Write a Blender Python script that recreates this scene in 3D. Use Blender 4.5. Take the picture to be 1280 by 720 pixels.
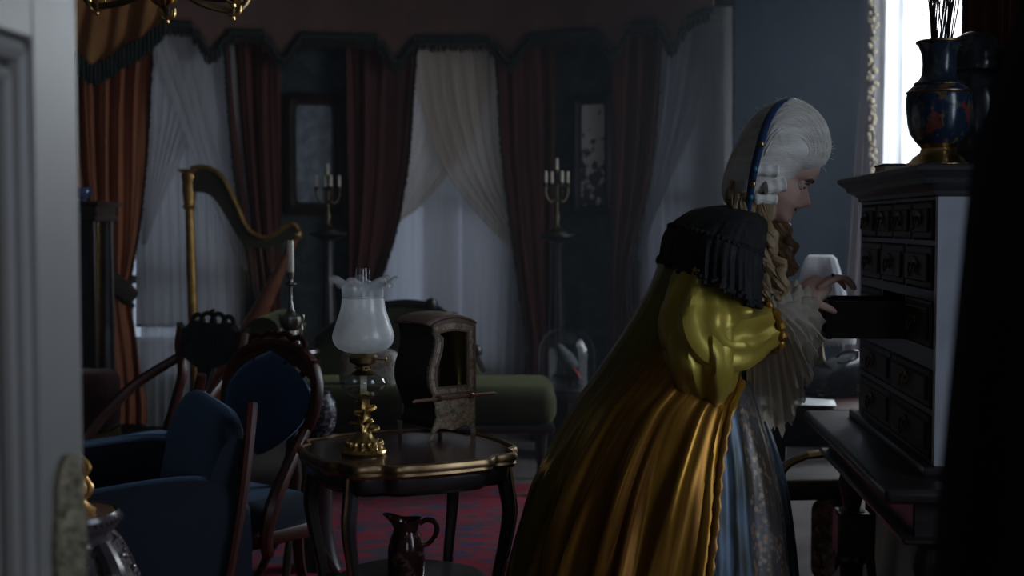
import bpy, bmesh, math, random
from mathutils import Vector, Matrix, noise
random.seed(7)
for _o in list(bpy.data.objects):
    bpy.data.objects.remove(_o)
SC = bpy.context.scene
COL = SC.collection
R = math.radians
PI = math.pi
# ------------------------------------------------------------------ camera, world, light, exposure
FPX = 1600.0                       # focal length in pixels of the 1280 px wide frame
PITCH = math.atan(80 / FPX)
EYE = Vector((0, 0, 1.3))
cam = bpy.data.cameras.new('camera')
cam.sensor_width = 36.0
cam.lens = 36.0 * FPX / 1280
cam.clip_start = 0.05
cam.dof.use_dof = True
cam.dof.focus_distance = 3.2
cam.dof.aperture_fstop = 3.5
camo = bpy.data.objects.new('camera', cam)
COL.objects.link(camo)
camo.location = EYE
camo.rotation_euler = (PI / 2 - PITCH, 0, 0)
SC.camera = camo
SC.view_settings.view_transform = 'Standard'
SC.view_settings.look = 'None'
SC.view_settings.gamma = 1
SC.view_settings.exposure = 0.0
SC.view_settings.use_curve_mapping = False
SC.cycles.use_denoising = True
SC.cycles.transparent_max_bounces = 24
SC.cycles.volume_bounces = 0
world = bpy.data.worlds.new('overcast_sky')
SC.world = world
world.use_nodes = True
world.node_tree.nodes['Background'].inputs[0].default_value = (0.70, 0.79, 1.0, 1)
world.node_tree.nodes['Background'].inputs[1].default_value = 0.50


def area(name, loc, to, sx, sy, power, col):
    l = bpy.data.lights.new(name, 'AREA')
    l.shape = 'RECTANGLE'
    l.size, l.size_y, l.energy, l.color = sx, sy, power, col
    o = bpy.data.objects.new(name, l)
    COL.objects.link(o)
    o.location = loc
    o.rotation_euler = (Vector(to) - Vector(loc)).to_track_quat('-Z', 'Y').to_euler()
    return o


# daylight outside the lace-curtained window on the right, and outside the next window nearer the doorway
area('daylight_far_window', (3.5, 6.35, 2.1), (1.3, 5.4, 1.35), 1.6, 2.2, 165, (0.82, 0.93, 1.0))
rim_beam = area('rim_beam_far_window', (3.3, 8.1, 3.0), (0.78, 3.2, 1.32), 0.9, 0.9, 85, (0.95, 0.97, 1.0))  # added beam aimed to rim-light the woman's hair, not open sky
rim_beam.data.spread = R(44)
area('daylight_near_window', (2.75, 1.35, 1.85), (0.1, 2.85, 1.0), 1.4, 1.6, 40, (0.80, 0.88, 1.0))

area('fill_hall_opening', (0.95, -1.75, 1.7), (-0.25, 3.3, 0.85), 1.4, 1.3, 9, (0.92, 0.95, 1.0))  # unseen fill added behind the camera to brighten the table and sedan box

# ------------------------------------------------------------------ helpers
_fw = Vector((0, math.cos(PITCH), -math.sin(PITCH)))
_up = Vector((0, math.sin(PITCH), math.cos(PITCH)))


def P(px, py, Y):
    """world point seen at photo pixel (px, py) at the depth Y from the doorway"""
    d = _fw + Vector((1, 0, 0)) * ((px - 640) / FPX) + _up * ((360 - py) / FPX)
    return EYE + d * (Y / d.y)


def lerp(a, b, t):
    return a + (b - a) * t


def tab(pts, x):
    """piecewise linear lookup in [(x, y), ...]"""
    if x <= pts[0][0]:
        return pts[0][1]
    for (a, b), (c, d) in zip(pts, pts[1:]):
        if x <= c:
            return b + (d - b) * (x - a) / (c - a)
    return pts[-1][1]


def stab(pts, x):
    """smooth (monotone-ish) lookup: catmull-rom over the table"""
    n = len(pts)
    if x <= pts[0][0]:
        return pts[0][1]
    if x >= pts[-1][0]:
        return pts[-1][1]
    for i in range(n - 1):
        if x <= pts[i + 1][0]:
            x0, y0 = pts[i]
            x1, y1 = pts[i + 1]
            m0 = (y1 - (pts[i - 1][1] if i else y0)) / ((x1 - (pts[i - 1][0] if i else x0)) or 1)
            m1 = ((pts[i + 2][1] if i + 2 < n else y1) - y0) / (((pts[i + 2][0] if i + 2 < n else x1) - x0) or 1)
            h = x1 - x0
            t = (x - x0) / h
            return ((2 * t ** 3 - 3 * t * t + 1) * y0 + (t ** 3 - 2 * t * t + t) * h * m0
                    + (-2 * t ** 3 + 3 * t * t) * y1 + (t ** 3 - t * t) * h * m1)


def spline(pts, n=8):
    """catmull-rom through 3d points"""
    pts = [Vector(p) for p in pts]
    out = []
    for i in range(len(pts) - 1):
        p0 = pts[max(i - 1, 0)]; p1 = pts[i]; p2 = pts[i + 1]; p3 = pts[min(i + 2, len(pts) - 1)]
        for k in range(n):
            t = k / n
            out.append(0.5 * ((2 * p1) + (p2 - p0) * t + (2 * p0 - 5 * p1 + 4 * p2 - p3) * t * t
                              + (3 * p1 - p0 - 3 * p2 + p3) * t ** 3))
    out.append(pts[-1])
    return out


def nz(x, y, z=0.0, s=1.0):
    return noise.noise(Vector((x * s, y * s, z * s)))


class MB:
    def __init__(self):
        self.v = []; self.f = []; self.uv = []

    def add(self, vs, fs, uv=None):
        b = len(self.v)
        self.v += [Vector(p) for p in vs]
        self.uv += uv if uv else [(0.0, 0.0)] * len(vs)
        self.f += [tuple(i + b for i in f) for f in fs]
        return self

    def grid(self, nu, nv, fn, cu=False, cv=False):
        vs, uv = [], []
        for j in range(nv):
            v = j / (nv if cv else nv - 1)
            for i in range(nu):
                u = i / (nu if cu else nu - 1)
                vs.append(fn(u, v)); uv.append((u, v))
        fs = []
        for j in range(nv if cv else nv - 1):
            for i in range(nu if cu else nu - 1):
                i2 = (i + 1) % nu; j2 = (j + 1) % nv
                fs.append((j * nu + i, j * nu + i2, j2 * nu + i2, j2 * nu + i))
        return self.add(vs, fs, uv)

    def box(self, c, s, rz=0.0, bev=0.0, seg=2, rx=0.0, ry=0.0):
        bm = bmesh.new()
        bmesh.ops.create_cube(bm, size=1.0)
        for v in bm.verts:
            v.co = Vector((v.co.x * s[0], v.co.y * s[1], v.co.z * s[2]))
        if bev > 0:
            bmesh.ops.bevel(bm, geom=list(bm.edges), offset=bev, segments=seg, profile=0.5, affect='EDGES')
        M = Matrix.Translation(Vector(c)) @ Matrix.Rotation(rz, 4, 'Z') @ Matrix.Rotation(ry, 4, 'Y') @ Matrix.Rotation(rx, 4, 'X')
        bm.verts.index_update()
        self.add([M @ v.co for v in bm.verts], [tuple(v.index for v in f.verts) for f in bm.faces])
        bm.free()
        return self

    def tube(self, path, r, n=8, caps=True, sq=1.0, up=None):
        path = [Vector(p) for p in path]
        m = len(path)
        rr = r if isinstance(r, (list, tuple)) else [r] * m
        if len(rr) != m:
            rr = [rr[0] + 0 if len(rr) == 1 else tab([(k / (len(rr) - 1), q) for k, q in enumerate(rr)], i / (m - 1)) for i in range(m)]
        t0 = (path[1] - path[0]).normalized()
        a = Vector(up) if up else (Vector((0, 0, 1)) if abs(t0.z) < 0.9 else Vector((1, 0, 0)))
        nrm = (a - t0 * a.dot(t0)).normalized()
        vs, uv = [], []
        for i in range(m):
            t = (path[min(i + 1, m - 1)] - path[max(i - 1, 0)])
            t = t.normalized() if t.length > 1e-9 else t0
            nrm = (nrm - t * nrm.dot(t))
            nrm = nrm.normalized() if nrm.length > 1e-6 else Vector((1, 0, 0))
            bn = t.cross(nrm)
            for k in range(n):
                an = 2 * PI * k / n
                vs.append(path[i] + (nrm * math.cos(an) * sq + bn * math.sin(an)) * rr[i])
                uv.append((k / n, i / (m - 1)))
        fs = []
        for i in range(m - 1):
            for k in range(n):
                k2 = (k + 1) % n
                fs.append((i * n + k, i * n + k2, (i + 1) * n + k2, (i + 1) * n + k))
        if caps:
            fs.append(tuple(range(n - 1, -1, -1)))
            fs.append(tuple((m - 1) * n + k for k in range(n)))
        return self.add(vs, fs, uv)

    def lathe(self, prof, c=(0, 0, 0), n=24, rf=None, zf=None):
        c = Vector(c)
        m = len(prof)
        vs, uv = [], []
        for i, (r, z) in enumerate(prof):
            for k in range(n):
                a = 2 * PI * k / n
                q = r * (rf(a, i / (m - 1)) if rf else 1.0)
                vs.append(c + Vector((q * math.cos(a), q * math.sin(a), z + (zf(a, i / (m - 1)) if zf else 0.0))))
                uv.append((k / n, i / (m - 1)))
        fs = []
        for i in range(m - 1):
            for k in range(n):
                k2 = (k + 1) % n
                fs.append((i * n + k, i * n + k2, (i + 1) * n + k2, (i + 1) * n + k))
        if prof[0][0] > 1e-6:
            fs.append(tuple(range(n - 1, -1, -1)))
        if prof[-1][0] > 1e-6:
            fs.append(tuple((m - 1) * n + k for k in range(n)))
        return self.add(vs, fs, uv)

    def prism(self, poly, fn, d):
        """poly: 2d outline; fn(x, y, t) -> 3d, t in 0..d gives the thickness"""
        n = len(poly)
        vs = [fn(x, y, 0.0) for x, y in poly] + [fn(x, y, d) for x, y in poly]
        fs = [tuple(range(n - 1, -1, -1)), tuple(range(n, 2 * n))]
        for i in range(n):
            j = (i + 1) % n
            fs.append((i, j, n + j, n + i))
        return self.add(vs, fs)

    def ball(self, c, r, n=10, sc=(1, 1, 1)):
        c = Vector(c)
        m = max(4, n // 2 + 1)
        prof = [(max(0.0, math.sin(PI * i / (m - 1))), -math.cos(PI * i / (m - 1))) for i in range(m)]
        b = len(self.v)
        self.lathe([(a * r, z * r) for a, z in prof], (0, 0, 0), n)
        for i in range(b, len(self.v)):
            q = self.v[i]
            self.v[i] = c + Vector((q.x * sc[0], q.y * sc[1], q.z * sc[2]))
        return self

    def xf(self, M, start=0):
        for i in range(start, len(self.v)):
            self.v[i] = M @ self.v[i]
        return self

    def build(self, name, mat, parent=None, smooth=True, world=False, weld=False):
        off = Vector((0, 0, 0))
        if world and parent is not None:
            p = parent
            while p is not None:
                off += p.location
                p = p.parent
        me = bpy.data.meshes.new(name)
        me.from_pydata([tuple(v - off) for v in self.v], [], self.f)
        if self.uv:
            uvl = me.uv_layers.new(name='UVMap')
            idx = [0] * len(me.loops)
            me.loops.foreach_get('vertex_index', idx)
            flat = []
            for i in idx:
                flat += self.uv[i]
            uvl.data.foreach_set('uv', flat)
        bm = bmesh.new()
        bm.from_mesh(me)
        if weld:
            bmesh.ops.remove_doubles(bm, verts=bm.verts, dist=1e-5)
        bmesh.ops.recalc_face_normals(bm, faces=bm.faces)
        bm.to_mesh(me)
        bm.free()
        if smooth:
            me.polygons.foreach_set('use_smooth', [True] * len(me.polygons))
            try:
                me.set_sharp_from_angle(angle=R(42))
            except Exception:
                pass
        for m in (mat if isinstance(mat, (list, tuple)) else [mat]):
            me.materials.append(m)
        me.update()
        o = bpy.data.objects.new(name, me)
        COL.objects.link(o)
        if parent is not None:
            o.parent = parent
        return o


def tag(o, label, cat, group=None, kind=None):
    o['label'] = label
    if cat:
        o['category'] = cat
    if group:
        o['group'] = group
    if kind:
        o['kind'] = kind
    return o


def thing(name, label, cat, loc=(0, 0, 0), rz=0.0, group=None):
    o = bpy.data.objects.new(name, None)
    COL.objects.link(o)
    o.location = loc
    o.rotation_euler = (0, 0, rz)
    o.empty_display_size = 0.05
    return tag(o, label, cat, group)


def struct(o, label=None):
    o['kind'] = 'structure'
    if label:
        o['label'] = label
    return o


def solid(o, t, off=0.0):
    m = o.modifiers.new('thickness', 'SOLIDIFY')
    m.thickness = t
    m.offset = off
    return o


# ------------------------------------------------------------------ materials
def _nodes(name):
    m = bpy.data.materials.new(name)
    m.use_nodes = True
    nt = m.node_tree
    return m, nt, nt.nodes, nt.links


def pm(name, c1, c2=None, scale=8.0, rough=0.5, metal=0.0, bump=0.0, bscale=60.0, sheen=0.0, spec=0.5,
       coat=0.0, stretch=(1, 1, 1), detail=4.0, lo=0.35, hi=0.65, coord='Object', sheen_tint=None, kind='noise'):
    m, nt, N, L = _nodes(name)
    b = N['Principled BSDF']
    b.inputs['Roughness'].default_value = rough
    b.inputs['Metallic'].default_value = metal
    b.inputs['Specular IOR Level'].default_value = spec
    b.inputs['Sheen Weight'].default_value = sheen
    b.inputs['Sheen Roughness'].default_value = 0.4
    if sheen_tint:
        b.inputs['Sheen Tint'].default_value = (*sheen_tint, 1)
    b.inputs['Coat Weight'].default_value = coat
    b.inputs['Coat Roughness'].default_value = 0.12
    tc = N.new('ShaderNodeTexCoord')
    mp = N.new('ShaderNodeMapping')
    mp.inputs['Scale'].default_value = stretch
    L.new(tc.outputs[coord], mp.inputs['Vector'])
    if c2 is None:
        c2 = tuple(x * 0.8 for x in c1)
    if kind == 'voronoi':
        t = N.new('ShaderNodeTexVoronoi')
        t.inputs['Scale'].default_value = scale
        out = t.outputs['Distance']
    else:
        t = N.new('ShaderNodeTexNoise')
        t.inputs['Scale'].default_value = scale
        t.inputs['Detail'].default_value = detail
        out = t.outputs['Fac']
    L.new(mp.outputs[0], t.inputs['Vector'])
    r = N.new('ShaderNodeValToRGB')
    r.color_ramp.elements[0].position = lo
    r.color_ramp.elements[1].position = hi
    r.color_ramp.elements[0].color = (*c1, 1)
    r.color_ramp.elements[1].color = (*c2, 1)
    L.new(out, r.inputs[0])
    L.new(r.outputs[0], b.inputs['Base Color'])
    if bump:
        t2 = N.new('ShaderNodeTexNoise')
        t2.inputs['Scale'].default_value = bscale
        t2.inputs['Detail'].default_value = 3
        L.new(mp.outputs[0], t2.inputs['Vector'])
        bp = N.new('ShaderNodeBump')
        bp.inputs['Strength'].default_value = bump
        bp.inputs['Distance'].default_value = 0.01
        L.new(t2.outputs['Fac'], bp.inputs['Height'])
        L.new(bp.outputs[0], b.inputs['Normal'])
    return m


def sheer_mat(name, col, transp=0.2, transl=0.5, thread=True):
    """thin woven cloth: part open weave, part light scattered through, part reflected"""
    m, nt, N, L = _nodes(name)
    N.remove(N['Principled BSDF'])
    out = N['Material Output']
    d = N.new('ShaderNodeBsdfDiffuse'); d.inputs[0].default_value = (*col, 1)
    t = N.new('ShaderNodeBsdfTranslucent'); t.inputs[0].default_value = (*col, 1)
    tr = N.new('ShaderNodeBsdfTransparent')
    m1 = N.new('ShaderNodeMixShader'); m1.inputs[0].default_value = transl
    L.new(d.outputs[0], m1.inputs[1]); L.new(t.outputs[0], m1.inputs[2])
    m2 = N.new('ShaderNodeMixShader'); m2.inputs[0].default_value = transp
    if thread:
        tc = N.new('ShaderNodeTexCoord')
        n = N.new('ShaderNodeTexNoise'); n.inputs['Scale'].default_value = 14
        mp = N.new('ShaderNodeMapping'); mp.inputs['Scale'].default_value = (2.5, 2.5, 0.15)
        L.new(tc.outputs['Object'], mp.inputs[0]); L.new(mp.outputs[0], n.inputs['Vector'])
        mr = N.new('ShaderNodeMapRange')
        mr.inputs['From Min'].default_value = 0.3; mr.inputs['From Max'].default_value = 0.7
        mr.inputs['To Min'].default_value = transp * 0.5; mr.inputs['To Max'].default_value = transp * 1.5
        L.new(n.outputs['Fac'], mr.inputs['Value']); L.new(mr.outputs[0], m2.inputs[0])
    L.new(m1.outputs[0], m2.inputs[1]); L.new(tr.outputs[0], m2.inputs[2])
    L.new(m2.outputs[0], out.inputs[0])
    return m


def glass_mat(name, tint=(0.95, 0.97, 0.97), rough=0.03, base=0.04):
    m, nt, N, L = _nodes(name)
    N.remove(N['Principled BSDF'])
    out = N['Material Output']
    tr = N.new('ShaderNodeBsdfTransparent'); tr.inputs[0].default_value = (*tint, 1)
    g = N.new('ShaderNodeBsdfGlossy'); g.inputs['Roughness'].default_value = rough
    fr = N.new('ShaderNodeFresnel'); fr.inputs[0].default_value = 1.5
    ad = N.new('ShaderNodeMath'); ad.operation = 'ADD'; ad.inputs[1].default_value = base
    ge = N.new('ShaderNodeNewGeometry')      # same reflectance from either side of the thin wall
    pw = N.new('ShaderNodeMath'); pw.operation = 'MULTIPLY_ADD'; pw.inputs[1].default_value = 1 / 1.5 - 1.5; pw.inputs[2].default_value = 1.5
    L.new(ge.outputs['Backfacing'], pw.inputs[0]); L.new(pw.outputs[0], fr.inputs[0])
    L.new(fr.outputs[0], ad.inputs[0])
    mx = N.new('ShaderNodeMixShader')
    L.new(ad.outputs[0], mx.inputs[0]); L.new(tr.outputs[0], mx.inputs[1]); L.new(g.outputs[0], mx.inputs[2])
    L.new(mx.outputs[0], out.inputs[0])
    return m


def pattern_mat(name, base, cols, scale=6.0, rough=0.9, sheen=0.0, stretch=(1, 1, 1), thresh=0.5, bump=0.2, coord='Object', metal=0.0):
    """woven or printed pattern: voronoi blotches of several colours over a base"""
    m, nt, N, L = _nodes(name)
    b = N['Principled BSDF']
    b.inputs['Roughness'].default_value = rough
    b.inputs['Sheen Weight'].default_value = sheen
    b.inputs['Metallic'].default_value = metal
    tc = N.new('ShaderNodeTexCoord')
    mp = N.new('ShaderNodeMapping'); mp.inputs['Scale'].default_value = stretch
    L.new(tc.outputs[coord], mp.inputs[0])
    prev = None
    for i, c in enumerate(cols):
        n = N.new('ShaderNodeTexNoise')
        n.inputs['Scale'].default_value = scale * (1 + 0.37 * i)
        n.inputs['Detail'].default_value = 3.0
        n.inputs['Distortion'].default_value = 0.6
        off = N.new('ShaderNodeMapping'); off.inputs['Location'].default_value = (3.1 * i, 1.7 * i, 0.9 * i)
        L.new(mp.outputs[0], off.inputs[0]); L.new(off.outputs[0], n.inputs['Vector'])
        r = N.new('ShaderNodeValToRGB')
        r.color_ramp.elements[0].position = thresh; r.color_ramp.elements[1].position = thresh + 0.06
        L.new(n.outputs['Fac'], r.inputs[0])
        mx = N.new('ShaderNodeMix'); mx.data_type = 'RGBA'
        L.new(r.outputs[0], mx.inputs['Factor'])
        if prev is None:
            mx.inputs['A'].default_value = (*base, 1)
        else:
            L.new(prev, mx.inputs['A'])
        mx.inputs['B'].default_value = (*c, 1)
        prev = mx.outputs['Result']
    L.new(prev, b.inputs['Base Color'])
    if bump:
        n = N.new('ShaderNodeTexNoise'); n.inputs['Scale'].default_value = scale * 12
        L.new(mp.outputs[0], n.inputs['Vector'])
        bp = N.new('ShaderNodeBump'); bp.inputs['Strength'].default_value = bump; bp.inputs['Distance'].default_value = 0.005
        L.new(n.outputs['Fac'], bp.inputs['Height']); L.new(bp.outputs[0], b.inputs['Normal'])
    return m


M = {}
M['wallpaper'] = pattern_mat('dark_damask_wallpaper', (0.045, 0.055, 0.058), [(0.075, 0.09, 0.088), (0.055, 0.07, 0.075)], scale=9, rough=0.8, thresh=0.52)
M['blue_wall'] = pattern_mat('blue_grey_wall', (0.026, 0.040, 0.066), [(0.033, 0.047, 0.073)], scale=5, rough=0.8, thresh=0.55)
M['plaster'] = pm('ceiling_plaster', (0.34, 0.31, 0.29), (0.3, 0.28, 0.26), rough=0.9)
M['floor'] = pm('brown_carpet_floor', (0.15, 0.12, 0.11), (0.11, 0.088, 0.08), scale=5, rough=0.95, bump=0.4, bscale=180)
M['white_paint'] = pm('grey_white_paint', (0.18, 0.172, 0.165), (0.165, 0.158, 0.152), rough=0.45)
M['darkwood'] = pm('ebonised_wood', (0.018, 0.015, 0.016), (0.03, 0.024, 0.024), scale=6, stretch=(1, 1, 8), rough=0.32, coat=0.15)
M['mahogany'] = pm('mahogany', (0.085, 0.016, 0.011), (0.045, 0.010, 0.008), scale=5, stretch=(3, 3, 0.6), rough=0.4, coat=0.08)
M['brownwood'] = pm('dark_brown_wood', (0.055, 0.026, 0.018), (0.03, 0.015, 0.011), scale=5, stretch=(1, 6, 1), rough=0.3, coat=0.25)
M['frieze'] = pm('brown_red_lambrequin_cloth', (0.20, 0.11, 0.088), (0.155, 0.085, 0.07), scale=4, rough=0.9, sheen=0.2)
M['reddrape'] = pm('rust_red_velvet', (0.135, 0.038, 0.028), (0.085, 0.024, 0.02), scale=5, stretch=(1, 1, 0.25), rough=0.85, sheen=0.3, sheen_tint=(1, 0.5, 0.4))
M['orangedrape'] = pm('burnt_orange_velvet', (0.42, 0.145, 0.06), (0.30, 0.09, 0.036), scale=4, stretch=(1, 1, 0.25), rough=0.75, sheen=0.4, sheen_tint=(1, 0.7, 0.45))
M['goldcloth'] = pm('old_gold_cloth', (0.36, 0.155, 0.045), (0.28, 0.11, 0.03), scale=4, rough=0.8, sheen=0.2)
M['fringe'] = pm('dark_green_fringe', (0.02, 0.028, 0.026), (0.045, 0.05, 0.042), scale=60, rough=0.9)
M['bronzefringe'] = pm('dark_bronze_fringe', (0.055, 0.038, 0.022), (0.025, 0.02, 0.016), scale=60, rough=0.9)
M['palefringe'] = pm('pale_gold_tassels', (0.62, 0.52, 0.36), (0.42, 0.32, 0.2), scale=40, rough=0.8)
M['sheer'] = sheer_mat('ivory_sheer', (0.82, 0.73, 0.62), 0.16, 0.5)
M['sheergrey'] = sheer_mat('grey_white_sheer', (0.76, 0.75, 0.76), 0.16, 0.5)
M['sheer_shaded'] = sheer_mat('shaded_white_sheer', (0.42, 0.42, 0.45), 0.12, 0.5)  # copy of the white sheer, this window's dimness put into its grey
M['blind'] = sheer_mat('holland_window_blind', (0.90, 0.89, 0.88), 0.0, 0.72, thread=False)
M['sheerplain'] = sheer_mat('white_under_sheer', (0.80, 0.80, 0.82), 0.10, 0.6)
M['lace_curtain'] = sheer_mat('white_lace_curtain', (0.90, 0.84, 0.82), 0.42, 0.6)
M['pinkdrape'] = pm('faded_pink_lining', (0.42, 0.33, 0.36), (0.36, 0.28, 0.31), rough=0.85)
M['glass'] = glass_mat('clear_glass')
M['pane'] = glass_mat('window_glass', (0.9, 0.93, 0.95), 0.02, 0.0)
M['brass'] = pm('brass', (0.62, 0.42, 0.17), (0.45, 0.29, 0.10), scale=20, rough=0.28, metal=1.0, bump=0.15, bscale=70)
M['oldbrass'] = pm('dark_brass', (0.26, 0.18, 0.09), (0.14, 0.10, 0.05), scale=25, rough=0.4, metal=1.0)
M['gilt'] = pm('gilt_bronze_edge', (0.40, 0.27, 0.15), (0.26, 0.17, 0.09), scale=20, rough=0.36, metal=1.0)
M['gold'] = pm('antique_gilding', (0.60, 0.36, 0.11), (0.38, 0.2, 0.06), scale=20, rough=0.42, metal=0.75)
M['silver'] = pm('tarnished_silver', (0.42, 0.40, 0.36), (0.22, 0.2, 0.18), scale=25, rough=0.33, metal=1.0, bump=0.2, bscale=80)
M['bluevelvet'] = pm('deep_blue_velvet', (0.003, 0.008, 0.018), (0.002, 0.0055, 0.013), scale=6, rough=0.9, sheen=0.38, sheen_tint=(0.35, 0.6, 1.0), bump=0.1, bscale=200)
M['olive'] = pm('olive_green_velvet', (0.047, 0.047, 0.010), (0.03, 0.031, 0.008), scale=5, rough=0.85, sheen=0.2, sheen_tint=(0.8, 0.8, 0.4))
M['bluevelvet_lit'] = pm('deep_blue_velvet_lit', (0.022, 0.055, 0.12), (0.015, 0.038, 0.085), scale=6, rough=0.9, sheen=0.6, sheen_tint=(0.35, 0.6, 1.0))  # lighter copy of the velvet, the back panel's light put into its colour
M['wax'] = pm('ivory_wax', (0.82, 0.76, 0.62), (0.78, 0.7, 0.56), rough=0.45)
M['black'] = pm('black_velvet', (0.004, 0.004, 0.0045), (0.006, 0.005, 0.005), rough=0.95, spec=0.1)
# ================================================================== the room
def bayY(X):
    d = X + 0.45
    return 8.6 - (0.15 if d < 0 else 0.36) * d * d


def baypt(px, off=0.0):
    """where the sight line of pixel column px meets the bay wall, 'off' metres in front of it"""
    Y = 8.2
    for _ in range(30):
        X = (px - 640) / FPX * Y / math.cos(PITCH) * 0.9988
        Y = 0.5 * Y + 0.5 * (bayY(X) - off)
    return Y


def BP(px, py, off=0.0):
    return P(px, py, baypt(px, off))


XW0, XWS = 1.65, 0.079                 # right wall: X = XW0 + XWS * Y


def XR(Y):
    return XW0 + XWS * Y


g = MB(); g.grid(2, 2, lambda u, v: (lerp(-3.2, 2.4, u), lerp(-1.2, 9.2, v), 0))
struct(g.build('floor', M['floor'], smooth=False), 'brown carpeted floor')
g = MB(); g.box((-0.4, 4.0, 3.16), (5.7, 10.4, 0.1))
struct(g.build('ceiling', M['plaster'], smooth=False))

# bay wall with three window openings (world X ranges)
WIN = [(-2.46, -1.80), (-0.90, 0.02), (0.86, 1.20)]
ZS, ZH = 0.30, 2.62
xs = [-3.1, -2.8, -2.46, -2.13, -1.80, -1.5, -1.2, -0.90, -0.6, -0.3, 0.02, 0.3, 0.6, 0.86, 1.03, 1.20, 1.30]
g = MB()
for a, b in zip(xs, xs[1:]):
    inw = any(w0 - 1e-6 <= a and b <= w1 + 1e-6 for w0, w1 in WIN)
    for z0, z1 in ([(0, ZS), (ZH, 3.12)] if inw else [(0, 3.12)]):
        q = [(a, bayY(a)), (b, bayY(b)), (b, bayY(b) + 0.2), (a, bayY(a) + 0.2)]
        vs = [(x, y, z0) for x, y in q] + [(x, y, z1) for x, y in q]
        g.add(vs, [(3, 2, 1, 0), (4, 5, 6, 7), (0, 1, 5, 4), (1, 2, 6, 5), (2, 3, 7, 6), (3, 0, 4, 7)])
struct(g.build('wall_bay', M['wallpaper'], smooth=False), 'curved bay wall in dark damask wallpaper')
XE = 1.30; YE = bayY(XE)
# wall pier between bay and right wall
YB = 7.2
g = MB()
q = [(XE, YE), (XR(YB) + 0.2, YB), (XR(YB) + 0.2, YB + 0.2), (XE, YE + 0.2)]
g.add([(x, y, 0) for x, y in q] + [(x, y, 3.12) for x, y in q], [(3, 2, 1, 0), (4, 5, 6, 7), (0, 1, 5, 4), (1, 2, 6, 5), (2, 3, 7, 6), (3, 0, 4, 7)])
struct(g.build('wall_back', M['blue_wall'], smooth=False), 'blue grey wall between the bay and the bright window')
# right wall with two windows
RW = [(0.75, 2.2, 0.55, 2.6), (4.95, 6.9, 0.12, 2.75)]
g = MB()
ys = [0.4, 0.75, 2.2, 4.95, 6.9, 7.45]
for a, b in zip(ys, ys[1:]):
    w = [w for w in RW if abs(w[0] - a) < 1e-6]
    for z0, z1 in ([(0, w[0][2]), (w[0][3], 3.12)] if w else [(0, 3.12)]):
        q = [(XR(a), a), (XR(b), b), (XR(b) + 0.2, b), (XR(a) + 0.2, a)]
        g.add([(x, y, z0) for x, y in q] + [(x, y, z1) for x, y in q], [(3, 2, 1, 0), (4, 5, 6, 7), (0, 1, 5, 4), (1, 2, 6, 5), (2, 3, 7, 6), (3, 0, 4, 7)])
struct(g.build('wall_right', M['blue_wall'], smooth=False))
g = MB(); g.box((-3.1, 4.3, 1.56), (0.2, 7.8, 3.12))
struct(g.build('wall_left', M['wallpaper'], smooth=False))
# wall with the doorway the picture is taken through
g = MB()
g.box((-1.88, 0.5, 1.56), (2.6, 0.16, 3.12)); g.box((1.26, 0.5, 1.56), (0.9, 0.16, 3.12)); g.box((0.115, 0.5, 2.75), (1.39, 0.16, 0.74))
struct(g.build('wall_front', M['white_paint'], smooth=False))
# hallway behind the doorway
g = MB()
g.box((-1.7, -0.4, 1.56), (0.1, 1.6, 3.12)); g.box((1.75, -0.4, 1.56), (0.1, 1.6, 3.12)); g.box((-0.85, -1.2, 1.56), (1.8, 0.1, 3.12)); g.box((0.9, -1.2, 0.45), (1.7, 0.1, 0.9)); g.box((0.9, -1.2, 2.7), (1.7, 0.1, 0.84))
struct(g.build('wall_hall', M['white_paint'], smooth=False))

# windows -------------------------------------------------------
def window(n, a, b, z0, z1, out, rails=(0.5,), bars=1):
    """a, b: ends of the opening in plan (Vector 2d); out: unit vector outwards"""
    a, b, out = Vector((*a, 0)), Vector((*b, 0)), Vector((*out, 0))
    d = (b - a); w = d.length; t = d.normalized(); rz = math.atan2(t.y, t.x)
    root = thing('window_%d' % n, 'tall sash window %d' % n, None)
    root.location = (a + b) / 2 + out * 0.1
    root['kind'] = 'structure'
    del root['label']
    f = MB()
    for s in (-1, 1):
        f.box((s * (w / 2 - 0.025), 0, (z0 + z1) / 2), (0.05, 0.1, z1 - z0))
    f.box((0, 0, z1 - 0.03), (w, 0.1, 0.06)); f.box((0, 0, z0 + 0.03), (w, 0.12, 0.06))
    fo = f.build('window_frame', M['white_paint'], root, smooth=False)
    zs = [z0 + 0.06] + [lerp(z0, z1, r) for r in rails] + [z1 - 0.06]
    r = MB()
    for z in zs[1:-1]:
        r.box((0, 0, z), (w - 0.1, 0.06, 0.05))
    r.build('meeting_rail', M['white_paint'], root, smooth=False)
    for k in range(len(zs) - 1):
        for i in range(bars + 1):
            x0 = lerp(-w / 2 + 0.05, w / 2 - 0.05, i / (bars + 1)); x1 = lerp(-w / 2 + 0.05, w / 2 - 0.05, (i + 1) / (bars + 1))
            q = MB(); q.box(((x0 + x1) / 2, 0.0, (zs[k] + zs[k + 1]) / 2), (x1 - x0 - 0.012, 0.006, zs[k + 1] - zs[k] - 0.05))
            q.build('pane', M['pane'], root, smooth=False)
        for i in range(1, bars + 1):
            q = MB(); q.box((lerp(-w / 2 + 0.05, w / 2 - 0.05, i / (bars + 1)), 0, (zs[k] + zs[k + 1]) / 2), (0.025, 0.04, zs[k + 1] - zs[k] - 0.05))
            q.build('glazing_bar', M['white_paint'], root, smooth=False)
    root.rotation_euler = (0, 0, rz)
    return root


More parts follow.
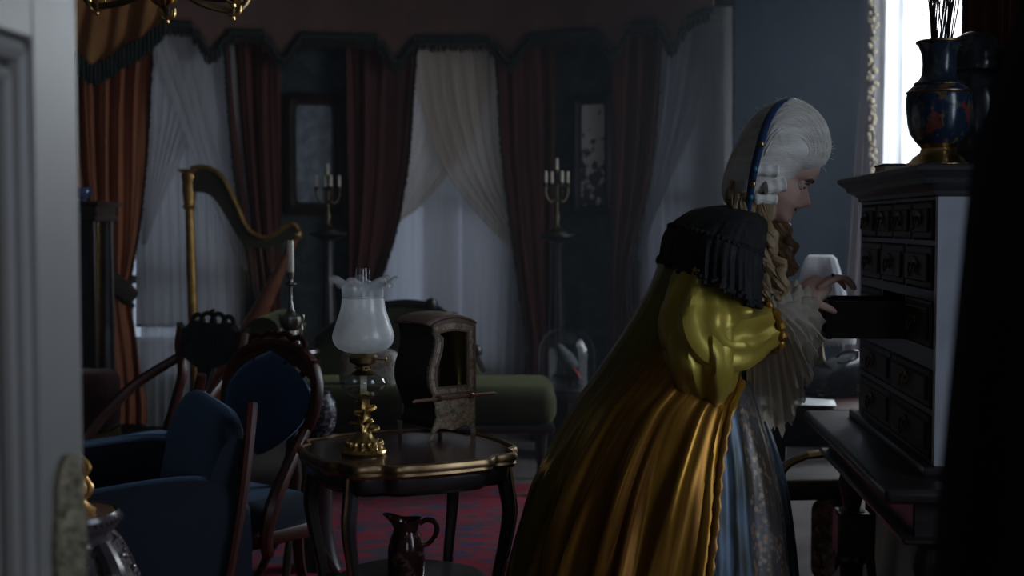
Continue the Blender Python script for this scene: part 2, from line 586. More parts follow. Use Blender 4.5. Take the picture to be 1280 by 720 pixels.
for i, (a, b) in enumerate(WIN):
    window(i + 1, (a, bayY(a)), (b, bayY(b)), ZS, ZH, (0, 1), bars=1 if i < 2 else 0, rails=(0.28, 0.64) if i == 0 else (0.5,))
for i, (a, b, z0, z1) in enumerate(RW):
    window(4 + i, (XR(b), b), (XR(a), a), z0, z1, (1, 0), bars=1)

# baseboards, cornice
g = MB()
bx = [-3.0 + i * 0.2 for i in range(22)]
g.grid(len(bx), 4, lambda u, v: (lerp(-3.0, 1.28, u), bayY(lerp(-3.0, 1.28, u)) - (0.025, 0.025, 0.012, 0.0)[round(v * 3)], (0, 0.13, 0.16, 0.16)[round(v * 3)]))
struct(g.build('baseboard_bay', M['brownwood']))
g = MB()
prof = [(0.0, 2.76), (0.03, 2.77), (0.05, 2.82), (0.10, 2.86), (0.12, 2.94), (0.2, 3.0), (0.22, 3.12), (0.0, 3.12)]
g.grid(40, 8, lambda u, v: (lerp(-3.0, 1.3, u), bayY(lerp(-3.0, 1.3, u)) - 0.25 - prof[round(v * 7)][0], prof[round(v * 7)][1]))
struct(g.build('trim_1', M['darkwood']), 'dark cornice along the top of the bay')

# ------------------------------------------------------------------ lambrequin round the bay
def tongue(x1, y1, x2, y2, yb):
    w = x2 - x1
    out = []
    for f, q in ((0.0, 0.0), (0.03, 0.28), (0.16, 0.34), (0.22, 0.5), (0.30, 0.74), (0.38, 0.92), (0.5, 1.0), (0.62, 0.92), (0.70, 0.74), (0.78, 0.5), (0.84, 0.34), (0.97, 0.28), (1.0, 0.0)):
        y0 = y1 if f < 0.5 else y2
        out.append((x1 + f * w, y0 + (yb - y0) * q))
    return out


CONT = [(203, 26)] + tongue(240, 27, 286, 36, 63) + tongue(329, 37, 376, 40, 70) + tongue(471, 43, 519, 45, 74) + tongue(612, 45, 662, 41, 73) + tongue(745, 36, 789, 27, 62) + tongue(821, 24, 858, 22, 54) + [(876, 12), (892, 8)]
LOFF = 0.24
lam = thing('lambrequin', 'brown scalloped lambrequin with dark fringe running round the top of the bay', 'valance', (-0.4, 8.2, 2.6))
npx = 520
g = MB()


def lamf(u, v):
    px = lerp(203, 892, u)
    bot = tab(CONT, px)
    p = BP(px, bot, LOFF + 0.003 * math.sin(px * 0.07))
    zb = p.z
    p.z = lerp(2.83, zb, v)
    return p


g.grid(npx, 6, lamf)
solid(g.build('cloth', M['frieze'], lam, world=True), 0.012)
g = MB()
g.grid(npx, 4, lambda u, v: BP(lerp(203, 892, u), tab(CONT, lerp(203, 892, u)) + v * 9, LOFF + 0.03 + 0.012 * math.sin(v * PI)))
solid(g.build('border', M['fringe'], lam, world=True), 0.01)
g = MB()
for i in range(300):
    px = 205 + i * 2.28
    y0 = tab(CONT, px) + 8
    y1 = y0 + 9 + random.uniform(0, 4)
    off = LOFF + 0.03
    g.tube([BP(px, y0, off), BP(px + random.uniform(-.5, .5), (y0 + y1) / 2, off), BP(px + random.uniform(-.8, .8), y1, off)], [0.004, 0.0065, 0.004], n=5)
o = g.build('fringe', M['bronzefringe'], lam, world=True)
o['kind'] = 'stuff'

# ------------------------------------------------------------------ curtains of the bay
def hang(name, mat, le, ri, off, nfold, amp, y0, y1, nu=60, nv=40, sharp=1.0, jitter=0.5, seed=0, parent=None, thick=0.0, bfun=None, conv=None):
    """curtain between two photo-traced edges le, ri = [(py, px), ...]; folds run along its length"""
    g = MB()

    def f(u, v):
        py = lerp(y0, y1, v)
        a, b = stab(le, py), stab(ri, py)
        uu = u + 0.02 * math.sin(5 * v + seed)
        px = lerp(a, b, u)
        ph = 2 * PI * nfold * uu + seed + jitter * math.sin(2.3 * v * 2 + u * 7 + seed)
        s = math.sin(ph) + 0.35 * math.sin(2.1 * ph + seed * 1.7)
        w = amp * (0.55 + 0.45 * math.sin(3 * u + seed + v)) * s
        return BP(px, py, off + w + 0.01 * nz(u * 6, v * 4, seed))
    g.grid(nu, nv, f)
    o = g.build(name, mat, parent, world=True)
    if thick:
        solid(o, thick)
    return o


def edge_trim(name, mat, edge, off, y0, y1, parent, step=3.2, r=0.011, out=1):
    g = MB()
    py = y0
    while py < y1:
        px = stab(edge, py)
        g.ball(BP(px + out * random.uniform(0, 1.4), py, off + 0.02), r * random.uniform(0.8, 1.2), 6, (1, 1, 1.25))
        py += step
    g.tube([BP(stab(edge, lerp(y0, y1, k / 40)), lerp(y0, y1, k / 40), off + 0.015) for k in range(41)], r * 0.8, 6)
    return g.build(name, mat, parent, world=True)


def drape(label, le, ri, nfold, amp, seed, trim=None, off=0.15, mat='reddrape', y0=30, y1=532, nm='velvet_drape', group='red velvet drapes of the bay', fr='bronzefringe'):
    p = BP((stab(le, y1) + stab(ri, y1)) / 2, y1, off)
    t = thing(nm, label, 'curtain', (p.x, p.y, 0), group=group)
    hang('curtain_cloth', M[mat], le, ri, off, nfold, amp, y0, y1, seed=seed, parent=t, nu=72, nv=48)
    if trim:
        e = le if trim < 0 else ri
        edge_trim('tassel_trim', M[fr], e, off + 0.02, y0 + 16, y1 - 6, t, out=trim)
    return t


# holland blinds drawn down behind the sheers, with slits of daylight left open
def blind(label, px0, px1, py0, py1):
    c = BP((px0 + px1) / 2, py1, 0.02)
    t = thing('window_blind', label, 'blind', (c.x, c.y, c.z), group='holland blinds at the bay windows')
    g = MB(); g.grid(10, 3, lambda u, v: BP(lerp(px0, px1, u), lerp(py0, py1, v), 0.022)); solid(g.build('blind_cloth', M['blind'], t, world=True), 0.002)
    g = MB(); g.tube([BP(px0, py1, 0.024), BP(px1, py1, 0.024)], 0.009, 6); g.build('bottom_bar', M['white_paint'], t, world=True)


blind('upper cream blind at the left bay window behind the harp', 170, 306, 24, 407)
blind('lower cream blind at the left bay window, under the slit of light', 170, 306, 421, 538)
blind('cream blind at the middle bay window, left of the thin vertical slit of light', 529, 574, 24, 538)
blind('cream blind at the middle bay window, right of the thin vertical slit of light', 577.5, 672, 24, 538)
blind('cream blind at the narrow right bay window', 792, 915, 8, 538)
drape('red velvet drape with fringed left edge hanging behind the harp',
      [(50, 281), (120, 285), (180, 290), (240, 297), (300, 306), (360, 318), (400, 322), (540, 312)], [(50, 351), (540, 352)], 3.2, 0.035, 1.0, -1)
drape('red velvet drape between the framed glass and the middle window',
      [(50, 433), (540, 438)], [(50, 521), (130, 515), (200, 510), (250, 502), (290, 494), (330, 482), (365, 470), (400, 474), (540, 484)], 3.5, 0.04, 2.2, 1)
drape('red velvet drape right of the middle window, above the green chaise end',
      [(50, 618), (85, 622), (180, 627), (260, 636), (330, 646), (400, 656), (440, 660), (540, 652)], [(50, 694), (540, 692)], 3.0, 0.035, 3.1, -1)
drape('dim red velvet drape between the bright mirror and the far right sheer',
      [(40, 766), (540, 762)], [(40, 827), (140, 821), (200, 815), (260, 805), (310, 792), (350, 786), (540, 800)], 3.0, 0.035, 4.4, 1)

# sheers
def sheer_set(label, w, panels, off0=0.055):
    p = BP((w[0] + w[1]) / 2, 530, off0)
    t = thing('sheer_curtain', label, 'curtain', (p.x, p.y, 0), group='white sheers at the bay windows')
    hang('under_sheer', M['sheerplain' if w[0] < 700 else 'sheer_shaded'], [(40, w[0]), (540, w[0])], [(40, w[1]), (540, w[1])], off0, max(4, (w[1] - w[0]) / 12), 0.008, 38, 533, parent=t, nu=130, nv=20, seed=w[0], jitter=0.25)
    for i, (le, ri, y0, y1, nf) in enumerate(panels):
        hang('crossed_sheer', M['sheer' if 400 < w[0] < 600 else 'sheergrey' if w[0] < 400 else 'sheer_shaded'], le, ri, off0 + 0.04 + 0.03 * i, nf * 0.8, 0.0055, y0, y1, parent=t, nu=110, nv=50, seed=i * 2.3 + w[0], jitter=1.1)
    return t


sheer_set('white sheer curtains behind the harp at the left bay window', (176, 300), [
    ([(35, 186), (100, 182), (200, 180), (290, 178), (310, 178)], [(35, 292), (90, 272), (150, 248), (210, 222), (270, 196), (310, 182)], 36, 306, 9),
    ([(35, 190), (80, 200), (150, 224), (220, 250), (300, 284), (340, 306)], [(35, 296), (340, 318)], 36, 338, 8)])
sheer_set('pair of crossed ivory sheers at the bright middle window', (474, 662), [
    ([(40, 516), (120, 512), (200, 500), (270, 480), (292, 474)], [(40, 640), (120, 612), (180, 585), (225, 556), (255, 530), (275, 503), (292, 480)], 44, 290, 10),
    ([(40, 505), (100, 517), (160, 534), (220, 560), (265, 594), (305, 632), (330, 656)], [(40, 646), (200, 652), (330, 672)], 44, 328, 11)])
sheer_set('shade-toned white sheer curtains at the narrow right bay window', (800, 905), [
    ([(30, 820), (200, 812), (330, 795)], [(30, 902), (120, 880), (200, 850), (280, 815), (330, 799)], 26, 326, 7)])

# old gold swag valance and the orange drape on the left
t = thing('orange_drape', 'burnt orange velvet drape tied back beside the glass-sided cabinet on the left', 'curtain', (-2.45, 7.9, 0))
lu = [(40, 88), (200, 90), (300, 103), (355, 122)]; ru = [(40, 193), (100, 188), (160, 185), (220, 181), (290, 173), (330, 166), (358, 160)]
ll = [(358, 122), (380, 118), (450, 112), (532, 110)]; rl = [(358, 160), (380, 164), (420, 170), (470, 177), (510, 184), (532, 185)]
hang('upper_cloth', M['orangedrape'], lu, ru, 0.33, 5, 0.05, 40, 360, parent=t, seed=0.6, nu=90, nv=50)
hang('lower_cloth', M['orangedrape'], ll, rl, 0.33, 4, 0.05, 356, 530, parent=t, seed=2.6, nu=80, nv=40, jitter=0.9)
edge_trim('tassel_trim', M['bronzefringe'], ru, 0.36, 70, 350, t, out=1, r=0.009)
g = MB()
tie = spline([BP(118, 352, 0.42), BP(135, 350, 0.46), BP(150, 360, 0.46), BP(163, 372, 0.42)], 8)
g.tube(tie, 0.05, 8, sq=1.2)
for k in range(5):
    g.ball(BP(156 + k * 2.2, 372 + k * 2.5, 0.46), 0.02, 6)
g.build('tieback', M['bronzefringe'], t, world=True)

t = thing('swag_valance', 'old gold swag valance with dark green fringe at the top left', 'valance', (-2.4, 7.8, 2.3))
SW = [(88, 66), (100, 72), (116, 84), (135, 76), (152, 64), (180, 48), (200, 34), (208, 24)]
g = MB()
g.grid(90, 14, lambda u, v: BP(lerp(86, 207, u), lerp(-22, tab(SW, lerp(86, 207, u)), v), 0.46 + 0.03 * math.sin(u * 24 + 3 * v) + 0.03 * math.sin(u * 9)))
solid(g.build('cloth', M['goldcloth'], t, world=True), 0.01)
g = MB()
for i in range(150):
    px = 87 + i * 0.81
    y0 = tab(SW, px) - 3
    L_ = 26 if px < 190 else 22
    a = BP(px, y0, 0.5 + 0.02 * math.sin(i)); b = BP(px + random.uniform(-1, 1), y0 + L_ + random.uniform(-3, 3), 0.5 + 0.02 * math.sin(i))
    g.tube([a, (a + b) / 2, b], [0.006, 0.007, 0.004], n=5)
o = g.build('fringe', M['fringe'], t, world=True)
o['kind'] = 'stuff'

# ------------------------------------------------------------------ bright lace-curtained window on the right
def RWp(Y, z, off=0.08):
    return Vector((XR(Y) - off, Y, z))


t = thing('lace_curtain', 'white lace curtain glowing at the bright window behind the vase', 'curtain', (XR(5.9) - 0.1, 5.9, 0))
g = MB()
g.grid(150, 12, lambda u, v: RWp(lerp(7.10, 5.25, u), lerp(2.9, 0.03, v), 0.20 + 0.022 * math.sin(u * 110 + math.sin(v * 3)) + 0.03 * math.sin(u * 31)))
g.build('curtain_cloth', M['lace_curtain'], t, world=True)
t = thing('faded_drape', 'faded pink drape edged with pale tassels beside the bright window', 'curtain', (XR(6.95) - 0.2, 6.95, 0))


def fdr(u, v):
    a = Vector((lerp(1.945, 1.80, v), 7.04, 0)); b = Vector((lerp(1.935, 1.955, v), 6.90, 0))
    p = a.lerp(b, u)
    return Vector((p.x, p.y + 0.025 * math.sin(u * 15 + v), lerp(2.9, 0.03, v)))


g = MB(); g.grid(24, 30, fdr)
g.build('curtain_cloth', M['pinkdrape'], t, world=True)
g = MB()
for k in range(150):
    v = k / 149
    p = fdr(1.0, v)
    for j in range(2):
        g.ball(p + Vector((random.uniform(-0.03, 0.012), random.uniform(-0.02, 0.02), random.uniform(-0.01, 0.01))), random.uniform(0.008, 0.014), 6, (1, 1, 1.3))
g.build('tassel_trim', M['palefringe'], t, world=True)

t = thing('velvet_drape', 'dark red drape at the near side of the bright window, behind the vase', 'curtain', (XR(4.6) - 0.3, 4.6, 0), group='dark drapes at the bright window')
g = MB(); g.grid(90, 20, lambda u, v: RWp(lerp(4.97, 4.2, u), lerp(2.95, 0.02, v), 0.27 + 0.04 * math.sin(u * 48 + math.sin(v * 2)) + 0.02 * math.sin(u * 19)))
g.build('curtain_cloth', M['reddrape'], t, world=True)

# ------------------------------------------------------------------ red rug
M['rug'] = pattern_mat('red_persian_rug', (0.38, 0.026, 0.055), [(0.08, 0.065, 0.16), (0.22, 0.075, 0.08), (0.32, 0.024, 0.055), (0.08, 0.07, 0.10)], scale=5.5, rough=0.95, thresh=0.53, stretch=(0.8, 1.5, 1), bump=0.4)
M['rugborder'] = pattern_mat('red_rug_border', (0.26, 0.012, 0.03), [(0.07, 0.05, 0.10)], scale=12, rough=0.95, thresh=0.58, bump=0.4)
t = thing('rug', 'red patterned rug lying under the gilt edged table', 'rug', (0, 4.6, 0))
g = MB(); g.box((-0.25, 4.3, 0.008), (1.9, 3.6, 0.012), bev=0.003, seg=1); g.build('field', M['rug'], t, world=True, smooth=False)
for y in (2.4, 6.2):
    g = MB(); g.box((-0.25, y, 0.007), (2.3, 0.2, 0.012), bev=0.003, seg=1)
    g.build('border', M['rugborder'], t, world=True, smooth=False)
for x in (-1.3, 0.8):
    g = MB(); g.box((x, 4.3, 0.007), (0.2, 3.6, 0.012), bev=0.003, seg=1)
    g.build('border', M['rugborder'], t, world=True, smooth=False)
# ================================================================== gilt edged table and what stands on it
RZ = 0.0145                                # top of the rug
TX, TY, TZ = -0.272, 3.30, 0.7055
M['tabletop'] = pm('dark_polished_tabletop', (0.055, 0.028, 0.022), (0.03, 0.016, 0.014), scale=3, stretch=(1, 5, 1), rough=0.22, coat=0.4)


def table_r(a):
    b = (a - R(-20)) % (PI / 2)                # corner ornament every quarter turn
    d = min(b, PI / 2 - b)
    return 0.280 * (1 + 0.030 * math.cos(4 * (a - R(-20))) + 0.055 * math.exp(-(d / 0.10) ** 2) - 0.035 * math.exp(-((d - 0.21) / 0.07) ** 2) + 0.022 * math.exp(-((d - 0.36) / 0.09) ** 2))


t = thing('occasional_table', 'small dark table with scalloped gilt edge and curved legs', 'table', (TX, TY, RZ))
NA = 240
g = MB()
g.add([(table_r(2 * PI * k / NA) * 0.94 * math.cos(2 * PI * k / NA), table_r(2 * PI * k / NA) * 0.94 * math.sin(2 * PI * k / NA), z) for z in (TZ, TZ - 0.02) for k in range(NA)],
      [tuple(range(NA)), tuple(range(2 * NA - 1, NA - 1, -1))] + [(k, (k + 1) % NA, NA + (k + 1) % NA, NA + k) for k in range(NA)])
g.build('tabletop', M['tabletop'], t)
g = MB()
prof = [(0.93, 0.001), (0.955, 0.006), (0.985, 0.003), (1.0, -0.006), (0.995, -0.013), (0.975, -0.016), (0.985, -0.022), (0.97, -0.030), (0.93, -0.032)]
g.grid(NA, len(prof), lambda u, v: (table_r(2 * PI * u) * prof[round(v * 8)][0] * math.cos(2 * PI * u), table_r(2 * PI * u) * prof[round(v * 8)][0] * math.sin(2 * PI * u), TZ + prof[round(v * 8)][1]), cu=True)
g.build('edge_moulding', M['gilt'], t)
g = MB()
g.grid(NA, 4, lambda u, v: ((table_r(2 * PI * u) * (0.88, 0.9, 0.89, 0.85)[round(v * 3)]) * math.cos(2 * PI * u), (table_r(2 * PI * u) * (0.88, 0.9, 0.89, 0.85)[round(v * 3)]) * math.sin(2 * PI * u), TZ - (0.02, 0.03, 0.06, 0.072)[round(v * 3)]), cu=True)
solid(g.build('apron', M['darkwood'], t), 0.012)
LEGS = [(-0.113, -0.215), (0.243, -0.05), (0.10, 0.21), (-0.24, 0.06)]
for lx, ly in LEGS:
    d = Vector((lx, ly, 0)).normalized()
    b = Vector((lx, ly, 0))
    sec = [(0.70, 0.0, 0.022), (0.62, 0.012, 0.021), (0.55, 0.022, 0.019), (0.46, 0.008, 0.016), (0.36, -0.012, 0.014), (0.24, -0.014, 0.013), (0.12, 0.004, 0.012), (0.05, 0.03, 0.012), (0.015, 0.05, 0.015), (0.0, 0.055, 0.014)]
    path = spline([b + d * o + Vector((0, 0, z)) for z, o, r in sec], 5)
    rad = [tab([(k / 9, s[2]) for k, s in enumerate(sec)], i / (len(path) - 1)) for i in range(len(path))]
    g = MB(); g.tube(path, rad, 8, up=d)
    lo = g.build('leg', M['darkwood'], t)
    g = MB(); g.tube([p + d * (r * 0.85) for p, r in zip(path[1:-4], rad[1:-4])], 0.006, 6)
    g.build('gilt_moulding', M['gilt'], lo)
g = MB(); g.lathe([(0.0, 0.345), (0.19, 0.345), (0.2, 0.352), (0.2, 0.36), (0.185, 0.366), (0.0, 0.366)], n=48, rf=lambda a, q: 1 + 0.04 * math.cos(4 * (a - R(25))))
g.build('lower_shelf', M['darkwood'], t)
for lx, ly in LEGS:
    g = MB(); d = Vector((lx, ly, 0)).normalized()
    g.tube([d * 0.17 + Vector((0, 0, 0.355)), d * 0.243 + Vector((0, 0, 0.355))], 0.008, 6)
    g.build('shelf_bracket', M['darkwood'], t)

TZ += RZ
# oil lamp -------------------------------------------------------
LX, LY = P(455, 568, 3.21).x, 3.21
t = thing('oil_lamp', 'oil lamp with frosted tulip glass shade and ornate brass foot on the table', 'lamp', (LX, LY, TZ + 0.001))
g = MB()
g.lathe([(0.0, 0.0), (0.056, 0.0), (0.058, 0.006), (0.054, 0.012), (0.05, 0.014)], n=40)
g.lathe([(0.05, 0.012), (0.044, 0.024), (0.034, 0.034), (0.024, 0.04), (0.018, 0.055), (0.0, 0.06)], n=48, rf=lambda a, q: 1 + 0.07 * math.cos(16 * a) * (1 - q))
foot = g.build('foot', M['brass'], t)
for k in range(16):
    a = 2 * PI * k / 16
    g = MB(); g.ball((0.043 * math.cos(a), 0.043 * math.sin(a), 0.026), 0.008, 8, (1, 1, 1.1))
    g.build('gadroon', M['brass'], foot)
g = MB()   # cast figure of leaves and scrolls that forms the stem
g.lathe([(0.019, 0.045), (0.013, 0.06), (0.017, 0.075), (0.012, 0.09), (0.01, 0.105), (0.014, 0.115), (0.012, 0.13), (0.015, 0.14)], n=16, rf=lambda a, q: 1 + 0.2 * math.sin(3 * a + 9 * q))
for k in range(7):
    a = k * 2.4
    z = 0.055 + k * 0.0105
    q = [Vector(((0.012 + 0.020 * math.sin(s * PI) * (1.25 - k * 0.1)) * math.cos(a + s), (0.012 + 0.020 * math.sin(s * PI) * (1.25 - k * 0.1)) * math.sin(a + s), z + 0.022 * s - 0.012 * s * s)) for s in [i / 8 for i in range(9)]]
    g.tube(q, [0.003, 0.006, 0.007, 0.004], 6)
    g.ball(q[5], 0.007, 7)
g.build('figural_stem', M['brass'], t)
g = MB()
prof = [(0.010, 0.138), (0.022, 0.142), (0.042, 0.152), (0.056, 0.168), (0.060, 0.182), (0.055, 0.192), (0.040, 0.197), (0.034, 0.2), (0.028, 0.204)]
g.lathe(prof, n=40)
g.lathe([(r * 0.93, z + 0.0018) for r, z in prof[1:-1]], n=40)
g.build('oil_font', M['glass'], t)
g = MB(); g.lathe([(0.0, 0.145), (0.02, 0.146), (0.036, 0.156), (0.042, 0.166), (0.0, 0.166)], n=28)
M['oil'] = glass_mat('lamp_oil', (0.85, 0.8, 0.66), 0.05, 0.02)
g.build('lamp_oil', M['oil'], t)
g = MB(); g.box((0, 0, 0.185), (0.016, 0.004, 0.07)); g.tube(spline([(0, 0, 0.155), (0.015, 0.004, 0.15), (0.024, -0.004, 0.152)], 4), 0.005, 6); g.build('wick', M['wax'], t)
g = MB()
g.lathe([(0.026, 0.2), (0.03, 0.205), (0.018, 0.212), (0.016, 0.222), (0.024, 0.226), (0.035, 0.232), (0.036, 0.246), (0.03, 0.252), (0.02, 0.26), (0.0, 0.26)], n=32)
for k in range(6):
    a = k * PI / 3
    g.ball((0.019 * math.cos(a), 0.019 * math.sin(a), 0.218), 0.004, 6)
burner = g.build('burner', M['oldbrass'], t)
g = MB(); g.tube([(0.033, -0.008, 0.24), (0.056, -0.014, 0.24)], 0.002, 6); g.ball((0.058, -0.0145, 0.24), 0.006, 8, (0.5, 1, 1))
g.build('wick_knob', M['brass'], burner)
M['frost'] = None
m_, nt_, N_, L_ = _nodes('frosted_etched_glass')
N_.remove(N_['Principled BSDF'])
_d = N_.new('ShaderNodeBsdfDiffuse'); _d.inputs[0].default_value = (0.86, 0.87, 0.88, 1)
_t = N_.new('ShaderNodeBsdfTranslucent'); _t.inputs[0].default_value = (0.86, 0.87, 0.88, 1)
_g = N_.new('ShaderNodeBsdfGlossy'); _g.inputs['Roughness'].default_value = 0.25
_r = N_.new('ShaderNodeBsdfTransparent')
_a = N_.new('ShaderNodeMixShader'); _a.inputs[0].default_value = 0.5
_b = N_.new('ShaderNodeMixShader')
_c = N_.new('ShaderNodeMixShader'); _c.inputs[0].default_value = 0.06
_tc = N_.new('ShaderNodeTexCoord'); _v = N_.new('ShaderNodeTexNoise'); _v.inputs['Scale'].default_value = 30
_rp = N_.new('ShaderNodeValToRGB')
_rp.color_ramp.elements[0].position = 0.36; _rp.color_ramp.elements[0].color = (0.08, 0.08, 0.08, 1)
_rp.color_ramp.elements[1].position = 0.62; _rp.color_ramp.elements[1].color = (0.26, 0.26, 0.26, 1)
L_.new(_tc.outputs['Object'], _v.inputs['Vector']); L_.new(_v.outputs['Fac'], _rp.inputs[0]); L_.new(_rp.outputs[0], _b.inputs[0])
L_.new(_d.outputs[0], _a.inputs[1]); L_.new(_t.outputs[0], _a.inputs[2])
L_.new(_a.outputs[0], _b.inputs[1]); L_.new(_r.outputs[0], _b.inputs[2])
L_.new(_b.outputs[0], _c.inputs[1]); L_.new(_g.outputs[0], _c.inputs[2])
L_.new(_c.outputs[0], N_['Material Output'].inputs[0])
M['frost'] = m_
g = MB()
sp = [(0.034, 0.256), (0.055, 0.262), (0.070, 0.274), (0.077, 0.290), (0.0765, 0.304), (0.071, 0.322), (0.064, 0.342), (0.057, 0.364), (0.0535, 0.384), (0.0525, 0.393)]
sp2 = [(stab([(z, r) for r, z in sp], z), z) for z in [0.256 + i * 0.137 / 30 for i in range(31)]]
g.add([], []); b0 = len(g.v)
n_ = 48; m2 = len(sp2)
g.add([(r * math.cos(2 * PI * k / n_), r * math.sin(2 * PI * k / n_), z) for r, z in sp2 for k in range(n_)],
      [(i * n_ + k, i * n_ + (k + 1) % n_, (i + 1) * n_ + (k + 1) % n_, (i + 1) * n_ + k) for i in range(m2 - 1) for k in range(n_)])
shade = g.build('glass_shade', M['frost'], t)
g = MB()   # clear crimped rim of the shade
rp = [(0.0525, 0.393), (0.0525, 0.405), (0.053, 0.416), (0.057, 0.426), (0.066, 0.435), (0.076, 0.439), (0.084, 0.434)]
n_ = 96
rp2 = [(stab([(i / 6, p[0]) for i, p in enumerate(rp)], q / 20), stab([(i / 6, p[1]) for i, p in enumerate(rp)], q / 20), q / 20) for q in range(21)]
g.add([(r * (1 + 0.05 * w * w * math.cos(7 * 2 * PI * k / n_)) * math.cos(2 * PI * k / n_), r * (1 + 0.05 * w * w * math.cos(7 * 2 * PI * k / n_)) * math.sin(2 * PI * k / n_), z + 0.014 * w ** 3 * math.cos(7 * 2 * PI * k / n_)) for r, z, w in rp2 for k in range(n_)],
      [(i * n_ + k, i * n_ + (k + 1) % n_, (i + 1) * n_ + (k + 1) % n_, (i + 1) * n_ + k) for i in range(20) for k in range(n_)])
M['rimglass'] = glass_mat('clear_pressed_glass', (0.93, 0.95, 0.96), 0.06, 0.08)
_n = M['rimglass'].node_tree                 # white scatter mixed in, stands for bright glints on the rim
_o = _n.nodes['Material Output']; _s = _o.inputs[0].links[0].from_socket
_df = _n.nodes.new('ShaderNodeBsdfTranslucent'); _df.inputs[0].default_value = (0.9, 0.92, 0.95, 1)
_df2 = _n.nodes.new('ShaderNodeBsdfDiffuse'); _df2.inputs[0].default_value = (0.9, 0.92, 0.95, 1)
_m0 = _n.nodes.new('ShaderNodeMixShader'); _n.links.new(_df.outputs[0], _m0.inputs[1]); _n.links.new(_df2.outputs[0], _m0.inputs[2])
_mx = _n.nodes.new('ShaderNodeMixShader'); _mx.inputs[0].default_value = 0.2
_n.links.new(_s, _mx.inputs[1]); _n.links.new(_m0.outputs[0], _mx.inputs[2]); _n.links.new(_mx.outputs[0], _o.inputs[0])
solid(g.build('crimped_rim', M['rimglass'], shade), 0.002)
g = MB()
n_ = 28
cp = [(0.022, 0.25), (0.026, 0.28), (0.024, 0.33), (0.019, 0.37), (0.0185, 0.468)]
g.add([(r * math.cos(2 * PI * k / n_), r * math.sin(2 * PI * k / n_), z) for r, z in cp for k in range(n_)],
      [(i * n_ + k, i * n_ + (k + 1) % n_, (i + 1) * n_ + (k + 1) % n_, (i + 1) * n_ + k) for i in range(4) for k in range(n_)])
g.build('glass_chimney', glass_mat('chimney_glass', (0.96, 0.97, 0.97), 0.05, 0.08), t)

# miniature sedan chair vitrine ------------------------------------
M['sedan_dark'] = pm('dark_brown_lacquer', (0.04, 0.026, 0.018), (0.028, 0.018, 0.014), scale=6, rough=0.4)
M['sedan_trim'] = pm('mauve_brown_moulding', (0.33, 0.225, 0.19), (0.24, 0.16, 0.14), scale=30, rough=0.5)
M['sedan_floral'] = pattern_mat('cream_floral_panel', (0.66, 0.56, 0.42), [(0.46, 0.27, 0.17), (0.74, 0.65, 0.52), (0.24, 0.28, 0.2), (0.54, 0.32, 0.22)], scale=42, rough=0.55, thresh=0.55, bump=0.3)
SW_, SD_, SH_ = 0.150, 0.165, 0.325
sx = P(537, 548, 3.40)
SA = R(38)                                  # the glazed side looks to the right of the doorway
ca, sa = math.cos(SA), math.sin(SA)
t = thing('sedan_chair_vitrine', 'miniature sedan chair display box with floral panel and glazed door on the table', 'display box', (sx.x, sx.y, TZ + 0.001), SA)
# local: x runs along the glazed side (0..SW_), y runs back along the dark side (0..SD_), z up; origin at the near bottom corner


def sside(z):                               # serpentine outline of the glazed side's left edge
    return stab([(0.0, 0.0), (0.03, 0.014), (0.07, 0.022), (0.11, 0.012), (0.15, -0.004), (0.19, -0.004), (0.23, 0.010), (0.27, 0.016), (0.31, 0.006), (0.33, 0.0)], z)


def stop(x):
    return 0.305 + 0.020 * math.sin(PI * min(max(x / SW_, 0), 1)) ** 0.8


def sface(name, outer, inner, y0, y1, mat, par):
    g = MB()
    n = len(outer)
    for (ring0, ring1) in ((outer, inner),):
        vs = [(x, y0, z) for x, z in ring0] + [(x, y0, z) for x, z in ring1] + [(x, y1, z) for x, z in ring0] + [(x, y1, z) for x, z in ring1]
        fs = []
        for i in range(n):
            j = (i + 1) % n
            fs += [(i, j, n + j, n + i), (2 * n + j, 2 * n + i, 3 * n + i, 3 * n + j), (i, 2 * n + i, 2 * n + j, j), (n + i, n + j, 3 * n + j, 3 * n + i)]
        g.add(vs, fs)
    return g.build(name, mat, par)


def ring(x0, x1, z0, z1, ins, top=True, n=14):
    out = []
    for i in range(n):
        z = lerp(z0, z1, i / n)
        out.append((x1 - ins, z))
    for i in range(n):
        x = lerp(x1 - ins, x0, i / n)
        out.append((x, z1 + (stop(x) - 0.305 if top else 0) * (1.0 if ins < 0.004 else 0.8)))
    for i in range(n):
        z = lerp(z1, z0, i / n)
        out.append((x0 + sside(z) * 1.0 + ins, z))
    for i in range(n):
        out.append((lerp(x0 + sside(z0) + ins, x1 - ins, i / n), z0))
    return out


g = MB()   # dark side with the same serpentine edges front and back
g.grid(16, 14, lambda u, v: (sside(lerp(0.03, 0.305, v)), lerp(0.0, SD_, u) + 0.012 * math.sin(u * PI) * 0, lerp(0.03, 0.305, v)))
solid(g.build('side_panel', M['sedan_dark'], t), 0.006, 1)
g = MB(); g.box((SW_ - 0.003, SD_ / 2, 0.17), (0.006, SD_, 0.27)); g.build('end_panel', M['sedan_dark'], t, smooth=False)
g = MB(); g.box((SW_ / 2 + 0.01, SD_ - 0.003, 0.17), (SW_ - 0.02, 0.006, 0.27)); g.build('rear_panel', pm('pale_green_reflection', (0.30, 0.32, 0.25), (0.22, 0.24, 0.18), rough=0.6), t, smooth=False)  # pale tone stands for a bright reflection in the door glass
g = MB(); g.grid(18, 10, lambda u, v: (lerp(-0.001, SW_ + 0.002, u), lerp(-0.005, SD_ + 0.002, v), stop(lerp(0, SW_, u)) + 0.006 * math.sin(PI * v) + 0.001))
solid(g.build('roof', M['sedan_trim'], t), 0.008, 1)
g = MB(); g.box((SW_ / 2 + 0.008, SD_ / 2, 0.045), (SW_ - 0.02, SD_ - 0.008, 0.01)); g.build('floor_board', M['sedan_dark'], t, smooth=False)
